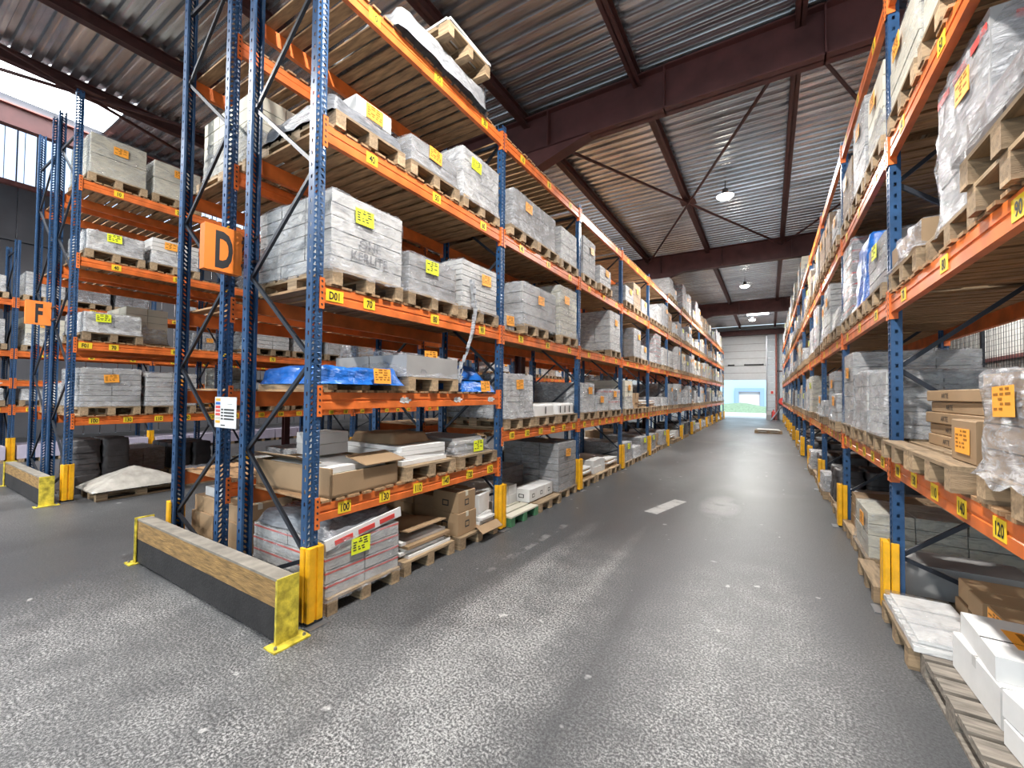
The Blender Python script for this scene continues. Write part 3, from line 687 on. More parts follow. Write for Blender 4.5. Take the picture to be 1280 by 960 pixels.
# hanging strip of film
g = MB(); pts = []; rn = random.Random(2)
for i in range(16):
    t = i/15; pts.append(Vector((XL+.045+.035*math.sin(t*5), Y0+2.02-.02*t+.09*math.sin(t*3.3)-.15*t, 3.28-1.28*t)))
for i, (a, b) in enumerate(zip(pts, pts[1:])):
    for q in range(3):
        o1 = Vector((rn.uniform(-.015, .015), rn.uniform(-.022, .022), 0)); g.bar(a+o1*1.5, b+o1, .022+.03*rn.random(), .006, 'clear_low')
ob('stretch_film_strip', g.mesh('strip'), None, label='loose white strip of stretch film hanging from third shelf of first bay', cat='film strip')
# lowest shelf
g = MB(); g.b2((-.55, -.39, 0), (.55, .39, .02), 'brown_box'); TR = .25
for a, b in (((-.55, -.39, 0), (.55, -.37, .25)), ((-.55, .37, 0), (.55, .39, .25)), ((.53, -.39, 0), (.55, .39, .20)), ((-.55, -.39, 0), (-.53, .39, .25))): g.b2(a, b, 'brown_box')
inner = sheets(14, .66, .95, .22, 4, 'paper', 'cream_box', .01); inner.v = [(a, b, c+.021) for a, b, c in inner.v]
fl1 = MB(); fl1.box((.45, .2, .27), (.3, .5, .008), 'brown_box', Matrix.Rotation(.22, 3, 'Y')); fl1.box((-.2, -.3, .28), (.7, .3, .008), 'brown_box', Matrix.Rotation(-.35, 3, 'X'))
fill(XL, Y0, 1, z_('z1'), 0, (('carton', [('carton_body', g.mesh('tray'), None, []), ('panels', inner.mesh('panels'), 'white panels inside', []), ('carton_flap', fl1.mesh('flap'), None, [])]), .2, 'open brown carton of white panels'), W(0, 'z1'), True, rz=.04, pal=False, shift=-.02)
for i in range(2): place_load(carton(.34, .36, .11, 'white_box', None), 'flat white carton', XL-.80, Y0+.62, z_('z1')+.272+i*.112, 1, ['lower', 'upper'][i]+' of two on the panels in the open carton, first bay', rz=.05*i)
g = sheets(15, .70, 1.05, .19, 4, 'paper', None, .02); g2 = MB(); shell(g2, .55, .8, .1, 7, 'brown_box', amp=.03, taper=.1, flare=.02, rnd=.05)
g2.v = [(a-.1, b, c+.195) for a, b, c in g2.v]
fill(XL, Y0, 1, z_('z1'), 1, (('sheet_stack', [('panels', g.mesh('panels'), None, []), ('paper_wrapping', g2.mesh('wrap', True), 'crumpled brown paper', [])]), .2, 'white flat packs with brown paper'), W(1, 'z1'), True, rz=-.03)
g = sheets(16, .62, .9, .2, 5, 'white_box', 'grey_box', .03); g2 = MB(); shell(g2, .76, 1.05, .15, 9, 'film', amp=.03, taper=.1, flare=.05)
me = STK['stick_yellow'][0].copy(); me.transform(Matrix.Translation((.54, .05, .09)))
fill(XL, Y0, 1, z_('z1'), 2, (('wrapped_load', [('panels', g.mesh('panels'), None, []), ('stretch_film', g2.mesh('f', True), None, []), ('sticker', me, 'yellow paper sticker', [])]), .2, 'stack of white trays half wrapped'), W(2, 'z1'), True)
# floor of the first bay
p = film_load(131, hem=-.05, h=.46, box='white_box', nl=4, nx=2, ny=2, stk='stick_yellow', film='film_clear', stripe='red_soft', flare=.05, amp=.025, wy=.84); 
g = MB(); shell(g, .8, 1.1, .09, 31, 'dark_film', amp=.03, taper=.12, flare=.0); g.v = [(a, b, c+.465+.06*(b+.4)) for a, b, c in g.v]
g3 = MB(); g3.box((.575, 0, .49), (.02, .84, .09), 'paper', Matrix.Rotation(.12, 3, 'X'))
for y in (-.3, -.06, .18): g3.box((.588, y+.06, .49+.12*y), (.006, .18, .04), 'red', Matrix.Rotation(.12, 3, 'X'))
p[1].append(('plastic_cover', g.mesh('cover', True), 'black plastic sheet on top', [])); p[1].append(('edge_strip', g3.mesh('edge'), 'white strip with red bars', []))
fill(XL, Y0, 1, z_('fl'), 0, (p, .6, 'pink and white film-wrapped load'), W(0, 'fl'), True, shift=-.02)
g = sheets(17, .72, 1.1, .16, 5, 'paper', 'brown_box', .03); g2 = MB()
for a, b, r_ in ((.0, .17, .2), (.1, .2, -.1)): g2.box((a, .0, b+.03), (.9, .6, .012), 'brown_box', Matrix.Rotation(r_, 3, 'Y'))
fill(XL, Y0, 1, z_('fl'), 1, (('sheet_stack', [('panels', g.mesh('panels'), None, []), ('cardboard_sheet', g2.mesh('card'), 'brown cardboard sheets', [])]), .2, 'white panels under torn cardboard'), W(1, 'fl'), True)
pallet(XL-.55, Y0+SY[2], 0.001, 0, f'under the brown cartons, {W(2,"fl")}', True)
place_load(carton(.42, .36, .27, 'brown_box', 'cream_box', logo=True), 'closed brown carton', XL-.22, Y0+2.08, .146, 1, 'at the bottom of two, floor of first bay')
place_load(carton(.40, .34, .25, 'brown_box', 'cream_box', logo=True), 'closed brown carton', XL-.22, Y0+2.08, .418, 1, 'stacked on another, floor of first bay')
g = sheets(18, .34, .45, .16, 5, 'paper', None, .03); place_load(('sheet_stack', g.mesh('s')), 'pile of white boards', XL-.20, Y0+2.48, .146, 1, 'beside brown cartons at second post, left aisle rack')
place_load(carton(.34, .3, .24, 'paper', None), 'white carton', XL-.22, Y0+2.47, .31, 1, 'on the pile of white boards, first bay floor', rz=.15)
g = MB(); g.box((0, 0, .03), (.12, .45, .01), 'brown_box', Matrix.Rotation(.6, 3, 'Y')); g.box((-.12, .02, .05), (.2, .4, .01), 'brown_box', Matrix.Rotation(.1, 3, 'Y')); 
ob('cardboard_scrap', g.mesh('scrap'), None, (XL+.1, Y0+2.42, .13), 0, 'torn brown cardboard hanging over pallet edge beside second post', 'cardboard')
place_load(BRN[0], 'stack of brown cartons', XL-.97, Y0+2.3, .146, 1, 'behind the two brown cartons, first bay floor')
# second bay
Y1 = Y0+L
p = film_load(141, h=.66, box='white_box', nl=8, nx=3, ny=2, stk='stick_orange', film='film_thick', wy=.84); fill(XL, Y1, 1, z_('z1', 1), 0, (p, .66, 'tall white milky wrapped load'), W(0, 'z1', 1), True)
for j, sl in enumerate((1, 2)):
    g = MB(); shell(g, .8, 1.1, .19, 40+j, 'paper', amp=.006, taper=.02, flare=0, rnd=.1)
    g2 = MB(); [g2.b2((.552, y, .03), (.556, y+.03, .15), 'ink') for y in ((.0,) if j == 0 else (-.3, -.1, .1, .3))]
    fill(XL, Y1, 1, z_('z1', 1), sl, (('carton', [('carton_body', g.mesh('d', True), None, []), ('marking', g2.mesh('m'), 'black marks', [])]), .19, 'low white rounded carton' if j == 0 else 'low white slotted carton'), W(sl, 'z1', 1), True)
p = film_load(142, h=.26, wy=.3, dx=.4, box='white_box', nl=1, nx=1, ny=1, stk='stick_orange', side=False); place_load(p, 'small white carton with orange sticker', XL-.2, Y1+.22, z_('z3', 1), 1, 'right beside second post, third shelf')
p = film_load(143, hem=-.05, h=.66, wy=1.2, box='grey_box', nl=4, nx=3, ny=2, stk='stick_orange', film='film'); place_load(p, 'wide grey film-wrapped load', XL-.56, Y1+1.12, z_('z3', 1)+.145, 1, 'third shelf, second bay, left aisle rack')
pallet(XL-.55, Y1+.95, z_('z3', 1), 0, 'under the wide grey load, second bay third shelf', True)
p = film_load(144, h=.92, box='cream_box', nl=7, nx=3, ny=2, stk='stick_orange', film='film'); fill(XL, Y1, 1, z_('z3', 1), 2, (p, .92, 'tall pale film-wrapped load'), W(2, 'z3', 1), True)
p = film_load(145, h=.60, wy=1.45, box='grey_box', nl=3, nx=3, ny=3, stk='stick_orange', film='film_thick'); place_load(p, 'wide grey film-wrapped load', XL-.56, Y1+.95, z_('z4', 1)+.145, 1, 'fourth shelf, second bay, left aisle rack')
pallet(XL-.55, Y1+.52, z_('z4', 1), 0, 'near half under the wide grey load, second bay fourth shelf', True); pallet(XL-.55, Y1+1.35, z_('z4', 1), 0, 'far half under the wide grey load, second bay fourth shelf', True)
fill(XL, Y1, 1, z_('z4', 1), 2, (P[2][0], .62, 'pale film-wrapped carton load'), W(2, 'z4', 1), True)
pallet(XL-.5, Y1+.55, .001, 0, 'with pale slats, floor beside the second post', False, 'green painted pallet', GPM)
place_load(WHT[0], 'stack of small white cartons', XL-.8, Y1+.6, .146, 1, 'on the green pallet, second bay floor')
pallet(XL-.5, Y1+1.4, .001, 0, 'with three small white cartons, second bay floor', True)
for i in range(3): place_load(carton(.3, .27, .2, 'paper', None, logo=True), 'small white carton', XL-.22, Y1+1.10+i*.28, .146, 1, ['nearest of three', 'middle of three', 'farthest of three'][i]+' on the floor pallet, second bay')
p = film_load(146, h=.86, wy=.82, box='grey_box', nl=7, nx=3, ny=3, stk='stick_orange', film='film_clear'); fill(XL, Y1, 1, .001, 2, (p, .86, 'many-layered grey wrapped load'), W(2, 'fl', 1), True)
place_load(DARK[0], 'dark grey wrapped load', XL-1.2, Y1+1.35, .001, 1, 'standing behind white cartons, second bay floor')
# third bay
Y2 = Y0+2*L
p = film_load(151, h=.60, box='white_box', nl=2, nx=2, ny=1, stk='stick_orange', film='film_thick', wy=.7); fill(XL, Y2, 1, z_('z1', 1), 0, (p, .6, 'white milky wrapped box'), W(0, 'z1', 2), True)
p = film_load(152, h=.34, box='white_box', nl=2, nx=3, ny=2, stk='stick_orange', film='film'); fill(XL, Y2, 1, z_('z1', 1), 1, (p, .34, 'low white wrapped cartons'), W(1, 'z1', 2), True)
p = film_load(153, h=.5, box='white_box', nl=2, nx=2, ny=2, stk='stick_orange', film='film_thick', stripe='red_soft'); fill(XL, Y2, 1, z_('z1', 1), 2, (p, .5, 'white wrapped load with red bands'), W(2, 'z1', 2), True)
for sl, c in enumerate((SHT, WHT, SHT)): fill(XL, Y2, 1, .001, sl, c, W(sl, 'fl', 2), True)

# ---- row back to back with it, facing the next aisle
XB = XL-2.2-.38; ROWB = 'rack backing left rack'
for k in range(13):
    rack_bay(XB, Y0+k*L, -1, B0 if k == 0 else STD, k, ROWB, first=(k == 0), last=(k == 12), labels=False, seed=3)
for k in range(0, 6):
    sk = ('z5',)
    if k == 0: sk = ('z5', 'fl', ('z4', 1), ('z3', 1), ('z1', 2))
    random_fill(XB, Y0+k*L, -1, k, ROWB, {a: b for a, b in (B0 if k == 0 else STD).items() if a != 'z2'}, {'z4': .75, 'z3': .6, 'z1': .6, 'fl': .7}, skip=sk)
for k in range(3): ob('post_guard', guard(-1), None, (XB, Y0+k*L, 0), 0, f'yellow post guard at the foot of the {ORD[k]} post, {ROWB}', 'post guard', 'yellow post guards')
for i, (dy, h, mt_) in enumerate(((.35, .3, 'brown_box'), (1.2, .34, 'brown_box'))):
    pallet(XB+.55, Y0+.52+i*.9, .001, 0, f'under brown cartons, {SLOT[i]} floor slot, {ROWB}', True)
    for j in range(2):
        for q in range(3):
            place_load(carton(.52, .38, .17, 'brown_box', 'cream_box'), 'flat brown carton', XB+.28+j*.54, Y0+.34+i*.9+(.0 if q < 2 else .03), .146+q*.172, -1, f'{["lowest", "middle", "topmost"][q]} of its {["aisle-side", "inner"][j]} pile, {SLOT[i]} floor pallet, rear rack')
place_load(carton(.4, .3, .1, 'paper', None), 'small white carton', XB+.35, Y0+.38, .146+3*.172, -1, 'on top of brown cartons behind the end barrier')

# ---- far left row with sign F
ROWF = 'far left rack'
FL = {'z1': 1.33, 'z3': 2.62, 'z4': 4.05, 'z5': 5.38}
for k in range(9):
    rack_bay(XF, Y0+k*L, 1, FL, k, ROWF, first=(k == 0), last=(k == 8), prefix='F01', seed=9)
    if k < 5: ob('post_guard', guard(1), None, (XF, Y0+k*L, 0), 0, f'yellow post guard at the foot of the {ORD[k]} post, {ROWF}', 'post guard', 'yellow post guards')
WF = lambda sl, lv, k=0: where(sl, lv, k, ROWF)
def ff(sl, lv, p, k=0, pal=True, **kw): fill(XF, Y0+k*L, 1, FL[lv]+TOPS if lv != 'fl' else .001, sl, p, WF(sl, lv, k), pal=pal, **kw)
ff(0, 'z5', (film_load(201, h=.72, box='cream_box', film='film_clear', nl=2, nx=2, ny=1), .72, 'cream wrapped load with orange sticker'))
ff(1, 'z5', (film_load(202, h=.66, box='cream_box', film='film_clear', nl=2, nx=2, ny=1), .66, 'cream wrapped double carton'))
ff(0, 'z4', (film_load(203, h=.36, box='white_box', film='film_thick', nl=3, stk='stick_yellow', amp=.03), .36, 'crumpled pale wrapped load'))
ff(1, 'z4', (film_load(204, h=.5, box='white_box', film='film_thick', nl=6, amp=.02, sag=.1), .5, 'layered white wrapped load'))
ff(0, 'z3', (film_load(205, h=.36, box='white_box', film='film_thick', nl=3, stk='stick_yellow', amp=.03), .36, 'crumpled grey wrapped load'))
ff(0, 'z1', (film_load(206, h=.68, box='white_box', film='film', nl=7, stripe=None, wy=.84), .68, 'grey layered wrapped load'))
ff(1, 'z1', (film_load(207, h=.64, box='white_box', film='film', nl=7, wy=.84), .64, 'pale layered wrapped load'))
place_load(sacks(55, 9, dx=.80), 'tall stack of black sacks', XF-.90, Y0+.55, .001, 1, 'on the floor beside the far left end frame')
# film-draped pallet on the floor in front
pallet(XF+.04, Y0+.85, .001, math.pi/2, 'under the draped plastic sheet beside sign F rack', True)
g = MB(); n_ = 18; vs = []
for i in range(n_+1):
    for j in range(n_+1):
        a, b = i/n_*2-1, j/n_*2-1; r_ = max(abs(a), abs(b)); zz = .015+.33*max(0, 1-r_*1.02)**.8
        nn = noise.noise(Vector((a*3, b*3, 1)))*.035+noise.noise(Vector((a*9, b*9, 4)))*.012; vs.append((a*.46, b*.66, zz+nn*(1-r_)+.0))
g.add(vs, [(i*(n_+1)+j, (i+1)*(n_+1)+j, (i+1)*(n_+1)+j+1, i*(n_+1)+j+1) for i in range(n_) for j in range(n_)], 'cloth')
g.add([(-.46, -.66, 0), (.46, -.66, 0), (.46, .66, 0), (-.46, .66, 0)], [(0, 3, 2, 1)], 'cloth')
ob('draped_bundle', g.mesh('drape', True), None, (XF+.04, Y0+.85, .146), 0, 'tent-shaped beige plastic draped over pallet beside sign F rack', 'bundle')
pallet(XF-.2, Y0+2.1, .001, math.pi/2, 'under dark boards, floor at far left rack', True)
place_load(bag(210, wy=.7, dx=1.0, h=.14, mt='dark_film', stk=None), 'flat dark wrapped boards', XF-.2, Y0+2.1, .146, 1, 'on a floor pallet at far left rack', rz=math.pi/2)
for k in range(1, 9): random_fill(XF, Y0+k*L, 1, k, ROWF, FL, {'z5': .75, 'z4': .9, 'z3': .9, 'z1': .9, 'fl': .7}, skip=())
XG = XF-2.2-.3; ROWG = 'rack behind far left rack'
for k in range(6): rack_bay(XG, Y0+k*L, -1, FL, k, ROWG, first=(k == 0), last=(k == 5), labels=False, seed=5)
for k in range(0, 3): random_fill(XG, Y0+k*L, -1, k, ROWG, FL, {'z5': 0, 'z4': .5, 'z3': .4, 'z1': .3, 'fl': .5})
XH = -16.3; ROWH = 'outermost left rack'
HL = {'z1': 1.33, 'z2': 2.0, 'z3': 2.75, 'z4': 4.05}
for k in range(-1, 7):
    rack_bay(XH, Y0+.3+k*L, 1, HL, k+1, ROWH, first=False, last=(k == 6), seed=7)
    if k < 4: ob('post_guard', guard(1), None, (XH, Y0+.3+k*L, 0), 0, f'yellow post guard at the foot of the {ORD[k+1]} post, {ROWH}', 'post guard', 'yellow post guards')
    if k < 3: random_fill(XH, Y0+.3+k*L, 1, k+1, ROWH, HL, {'z5': .0, 'z4': .8, 'z3': .8, 'z2': .0, 'z1': .8}, skip=('fl',))
    if k < 3:
        for sl in (0, 1, 2):
            g = MB(); g.b2((-.5, -.42, .09), (.5, .42, .42), 'lilac'); [g.b2((-.5, y, 0), (.5, y+.1, .09), 'wood') for y in (-.4, -.05, .3)]; [g.b2((-.502, y, .09), (.502, y+.004, .422), 'grey_box') for y in (-.2, .2)]
            ob('insulation_pack', g.mesh('pack'), None, (XH-.35, Y0+.3+k*L+SY[sl], .001), 0, f'long lilac insulation pack on the floor, {SLOT[sl]} slot, {ORD[k+1]} bay, {ROWH}', 'pack', 'lilac packs on the floor')

# ---- right aisle rack
ROWR = 'right aisle rack'; RB = dict(STD)
for k in range(-1, 12):
    rack_bay(XR, YR+k*L, -1, RB, k+1, ROWR, last=(k == 11), seed=2, nodeck=('z5',) if k < 4 else ())
    if k >= 0: ob('post_guard', guard(-1), None, (XR, YR+k*L, 0), 0, f'yellow post guard at the foot of the {ORD[k]} post, {ROWR}', 'post guard', 'yellow post guards')
WR = lambda sl, lv, k=0: where(sl, lv, k, ROWR)
def fr(sl, lv, p, k=-1, **kw): fill(XR, YR+k*L, -1, STD[lv]+TOPS if lv != 'fl' else .001, sl, p, WR(sl, lv, k+1), True, **kw)
for k in range(1, 12): random_fill(XR, YR+k*L, -1, k+1, ROWR, STD, {'z5': .95 if k > 3 else -1, 'z4': .95, 'z3': .97, 'z1': .95, 'fl': .9})
# first right bay
fr(2, 'z4', (film_load(301, h=.60, box='cream_box', film='film_clear', nl=3, nx=2, ny=1, wy=.84), .6, 'large cream wrapped load'))
fr(1, 'z4', (film_load(302, h=.55, box='cream_box', film='film_clear', nl=2, nx=2, ny=1, wy=.8, stk=None), .55, 'long cream wrapped load'))
p = film_load(303, hem=-.05, h=1.0, box='grey_box', film='film_thick', nl=3, nx=1, ny=1, wy=.82, dx=1.1, stk='stick_orange', amp=.03, flare=.08)
for i in range(6):
    g = MB(); y = [-.27, 0, .27, 0, 0, 0][i]; x = [0, 0, 0, -.32, .0, .32][i]
    g.box((.537, y, .90), (.004, .2, .045), 'red') if i < 3 else g.box((x, .397, .90), (.24, .004, .045), 'red')
    p[1].append(('red_tape', g.mesh('tape'), 'red printed tape', []))
fr(1, 'z3', (p, 1., 'tall load in thick clear plastic'), shift=.03)
pallet(XR+.55, YR-L+SY[0]-.02, STD['z3']+TOPS, math.pi, 'lower of two at the near end, third shelf, first right bay', True)
pallet(XR+.53, YR-L+SY[0], STD['z3']+TOPS+.145, math.pi, 'upper of two at the near end, third shelf, first right bay', True)
place_load(film_load(304, h=.22, box='dark_box', film='film_thick', nl=2, wy=.84, stk=None, amp=.025, flare=.06), 'low dark wrapped load', XR+.53, YR-L+SY[0], STD['z3']+TOPS+.29, -1, 'on two stacked pallets, near right third shelf')
fr(2, 'z3', (film_load(305, h=.22, box='brown_box', film='film_thick', nl=1, wy=.84, amp=.04, flare=.08, stk=None), .22, 'low crumpled film bundle'))
# cartons marked ARTE
z0 = STD['z1']+TOPS
pallet(XR+.52, YR-L+1.46, z0, math.pi, 'under the long ARTE cartons, lowest shelf, first right bay', True)
pallet(XR+.52, YR-L+2.29, z0, math.pi, 'behind, under the ARTE cartons, lowest shelf, first right bay', True)
for i in range(5):
    place_load(carton(.62, 1.02, .083, 'brown_box', None, text='ARTE'), 'flat brown carton marked ARTE', XR+.5+.02*(i % 2), YR-L+2.05+.015*(i % 3), z0+.146+i*.085, -1, ['at the bottom of five', 'second from bottom', 'in the middle of five', 'second from top', 'topmost of five'][i]+', right rack', rz=.01*(i % 3))
place_load(carton(.3, .35, .24, 'brown_box', None, stk='stick_orange', seed=2), 'small brown carton with orange sticker', XR+.18, YR-L+1.28, z0+.146, -1, 'in front of the ARTE cartons')
p = film_load(306, hem=-.05, h=.50, box='brown_box', film='film_thick', nl=4, nx=2, ny=2, wy=.84, stk='stick_orange', amp=.02, flare=.07); fr(0, 'z1', (p, .5, 'brown-grey heavily wrapped load'))
# floor of the first right bay
pallet(1.42, 4.36, .001, math.pi, 'under the ribbed white panels, first right bay floor', True)
g = MB()
for i in range(5): g.box((-.0, -.36+i*.18, .022+.004*(i % 2)), (.40, .168, .036), 'paper', .012*(i % 2)); g.box((0, -.36+i*.18, .046), (.40, .07, .01), 'white_box')
for i in range(3): g.box((.02, -.28+i*.28, .062), (.37, .25, .02), 'paper', -.02+.02*i)
f = MB(); shell(f, .90, .42, .085, 71, 'film_clear', amp=.008, rnd=.02, taper=.03, flare=0, nper=48, nlev=4)
place_load(('sheet_stack', [('panels', g.mesh('panels'), None, []), ('stretch_film', f.mesh('f', True), None, [])]), 'ribbed white panels', 1.04, 4.36, .146, 1, 'in clear film on floor pallet beside first guard')
for i in range(6):
    place_load(carton(.80, .25, .15, 'brown_box', None, stk='stick_orange' if i == 3 else None), 'long flat brown carton', 1.67+.02*(i % 2), 4.12+(i % 3)*.26, .146+.153*(i//3), -1, ['lower near', 'lower middle', 'lower far', 'upper near', 'upper middle', 'upper far'][i]+' of six behind the ribbed panels', rz=.01*(i % 2))
pallet(1.28, 3.40, .001, math.pi/2, 'half empty under white cartons at near right', False, 'worn grey wooden pallet', OPM)
place_load(carton(.86, .60, .225, 'paper', 'white_box', seed=3), 'long white carton', 1.45, 3.56, .146, -1, 'below the one with a sticker, near right floor', rz=.03)
c_ = carton(.86, .56, .13, 'paper', None)
g = MB(); g.b2((-.43, -.28, 0), (.43, .28, .13), 'paper'); g2 = MB(); g2.b2((-.1, -.12, .13), (.3, .12, .132), 'stick_orange'); [g2.b2((-.08+.06*q, -.1, .132), (-.05+.06*q, .1, .1325), 'stick_ink') for q in range(6)]; g3 = MB(); g3.b2((-.43, .05, .13), (.43, .06, .132), 'black')
place_load(('carton', [('carton_body', g.mesh('c'), None, []), ('sticker', g2.mesh('s'), 'orange sticker on the lid', []), ('strap', g3.mesh('st'), 'dark strap', [])]), 'long white strapped carton', 1.47, 3.56, .373, -1, 'with orange sticker on top, near right floor', rz=-.04)
place_load(carton(.70, .42, .13, 'paper', None, logo=True), 'white carton', 1.37, 2.95, .146, -1, 'lower of two nearest the camera, right floor', rz=.10)
place_load(carton(.66, .42, .14, 'paper', None, logo=True), 'white carton', 1.36, 2.98, .278, -1, 'upper of two nearest the camera, right floor', rz=.16)
# second bay floor and rest
for k in (0,):
    YB_ = YR
    fr(0, 'z4', P[8], 0); fr(1, 'z4', P[0], 0); fr(2, 'z4', P[5], 0)
    fr(0, 'z3', P[7], 0); fr(1, 'z3', (bag(310, h=.75, mt='blue_bag', stk=None, amp=.03, taper=.05), .75, 'load under bright blue plastic'), 0); fr(2, 'z3', P[6], 0)
    fr(0, 'z1', (film_load(311, h=.62, box='white_box', film='film_thick', nl=5, stk=None), .62, 'glossy white wrapped load'), 0); fr(1, 'z1', (film_load(312, h=.66, box='white_box', film='film_thick', nl=4, stk=None, amp=.03), .66, 'shiny crumpled white wrapped load'), 0); fr(2, 'z1', P[0], 0)
    fr(1, 'fl', (film_load(313, h=.5, box='cream_box', film='film_clear', nl=4), .5, 'cream cartons with orange sticker'), 0); fr(2, 'fl', BRN, 0)
pallet(XR+.5, YR+.55, .001, math.pi, 'under boxed goods, second right bay near slot', True)
place_load(carton(.8, .42, .27, 'grey_box', None, logo=True), 'grey printed carton', XR+.52, YR+.34, .146, 1, 'beside the first guard, second right bay floor')
place_load(carton(.7, .26, .2, 'white_box', None), 'grey carton', XR+.55, YR+.72, .146, -1, 'behind the printed carton, second right bay floor')
# back-to-back rack behind it
XRB = XR+2.2+.3; ROWS = 'rack backing right rack'
for k in range(-1, 9): rack_bay(XRB, YR+k*L, 1, {'z1': 1.275}, k+1, ROWS, last=(k == 8), labels=False, seed=6, H=1.75)
for k in range(-1, 4):
    YY = YR+k*L
    for sl in range(3):
        if k > -1 or sl > 0:
            CUR[0] = 9000+(k+1)*10+sl
            if CUR[0] not in HID: c = [SACK, DARK, SACKM, BRN][(k+sl+1) % 4]; fill(XRB, YY, 1, STD['z1']+TOPS, sl, c, where(sl, 'z1', k+1, ROWS), pal=CUR[0] not in HPAL, lift=.1445 if CUR[0] in HPAL else 0)
            CUR[0] += 500
            if CUR[0] not in HID: c = [BRN, WHT, SHT][(k+sl+1) % 3]; fill(XRB, YY, 1, .001, sl, c, where(sl, 'fl', k+1, ROWS), pal=CUR[0] not in HPAL, lift=.1445 if CUR[0] in HPAL else 0)
            CUR[0] = 0
# wire mesh partition and pale stacks beyond
g = MB(); X_ = XRB+.25
for i in range(0, 150): y = YR-L+i*.1; g.b2((X_-.003, y, .1), (X_+.003, y+.006, 4.6), 'brace')
for i in range(0, 46): z = .1+i*.1; g.b2((X_-.003, YR-L, z), (X_+.003, YR-L+15, z+.006), 'brace')
pr = ob('mesh_partition', None, None, (0, 0, 0), 0, 'dark wire mesh partition standing behind the right racks', 'partition'); ob('wire_mesh', g.mesh('mesh'), pr)
for i in range(7): q = MB(); y = YR-L+i*2.5; q.b2((X_-.03, y-.03, 0), (X_+.03, y+.03, 4.7), 'brace'); ob('partition_post', q.mesh('post'), pr)
for i in range(6):
    p = film_load(330+i, wy=1.2, dx=1.0, h=2.6+.4*(i % 3), box='cream_box', film='film_clear', nx=2, ny=3, nl=11, stk=None); place_load(p, 'tall pale block stack', 5.4, YR-L+1.0+i*1.5, .001, -1, f'beyond the wire mesh, {ORD[i]} from the camera')

# ------------------------------------------------------------------ signs, board and barriers
def end_sign(ch, x, y0, y1, z0, z1, what):
    r = ob('aisle_sign', None, None, (x, (y0+y1)/2, (z0+z1)/2), 0, f'orange box sign with black letter {ch} on the {what}', 'sign')
    w_, h_ = y1-y0, z1-z0; g = MB(); g.b2((-.10, -w_/2, -h_/2), (0, w_/2, h_/2), 'sign_orange'); g.b2((-.004, -w_/2-.004, -h_/2-.004), (.004, w_/2+.004, h_/2+.004), 'sign_orange'); ob('sign_box', g.mesh('box'), r)
    g = MB(); g.text(ch, (.0052, 0, -.0), h_*.80, (0, 1, 0), 'black', .46, bold=.05); g.text(ch, (-.1012, 0, 0), h_*.80, (0, -1, 0), 'black', .46, bold=.05); ob('letter', g.mesh('letter'), r)
    for q in (-1, 1): g = MB(); g.b2((-.09, w_/2-.004, q*h_*.27-.014), (.30, w_/2+.010, q*h_*.27+.014), 'brace'); ob('bracket', g.mesh('bracket'), r)
end_sign('D', -4.50, 1.79, 2.11, 3.03, 3.46, 'end of double rack')
end_sign('F', -11.0, 1.72, 2.02, 3.01, 3.42, 'end of far left rack')
g = MB(); g.b2((-.21, -.004, -.15), (.21, 0, .15), 'paper')
cols = ['stick_orange', 'blue_bag', 'red', 'red_soft', 'red', 'cream_box', 'stick_orange']
for i, c in enumerate(cols): g.b2((-.19, -.006, .11-i*.036), (-.10, -.004, .135-i*.036), c)
for i in range(4): g.b2((-.08, -.006, .02-i*.03), (-.04, -.004, .035-i*.03), 'ink'); g.b2((-.02, -.006, .02-i*.03), (.17, -.004, .035-i*.03), 'ink')
g.b2((-.08, -.006, -.13), (.0, -.004, -.12), 'ink'); g.b2((.05, -.006, .08), (.13, -.004, .083), 'grey_ink', None)
nb = ob('notice_board', g.mesh('notice'), None, (-4.50, Y0-.075, 1.665), 0, 'white load notice with coloured table fixed to the double rack end', 'notice')
def barrier(x0, x1, y, label, H=.47):
    r = ob('end_barrier', None, None, ((x0+x1)/2, y, 0), 0, label, 'barrier'); w_ = (x1-x0)/2-.02
    for z0, z1 in ((.265, H-.012),): g = MB(); g.b2((-w_, -.055, z0), (w_, .075, z1), 'barrier_wood'); ob('timber_board', g.mesh('board'), r, label='yellow-brown timber upper board')
    g = MB(); g.b2((-w_, -.055, H-.012), (w_, .075, H+.006), 'barrier_top'); ob('top_cap', g.mesh('cap'), r)
    g = MB(); g.b2((-w_, -.052, .02), (w_, .07, .265), 'rubber'); ob('rubber_board', g.mesh('rub'), r, label='black lower board')
    for sx in (-1, 1):
        g = MB(); a = sx*w_; g.b2((a, -.075, .01), (a+sx*.012, .095, H+.02), 'yellow_worn'); g.b2((a-sx*.02, -.07, .01), (a, -.06, H), 'yellow_worn'); g.b2((a-sx*.05, -.13, 0), (a+sx*.09, .15, .012), 'yellow_worn')
        for yy in (-.1, .12): g.tube((a+sx*.05, yy, .012), (a+sx*.05, yy, .03), .012, 'steel')
        ob('end_bracket', g.mesh('bracket'), r)
barrier(-5.86, -3.07, 1.82, 'timber and black end barrier with yellow brackets before the double rack')
barrier(-12.5, -9.83, 1.82, 'timber and black end barrier before the far left rack', .45)

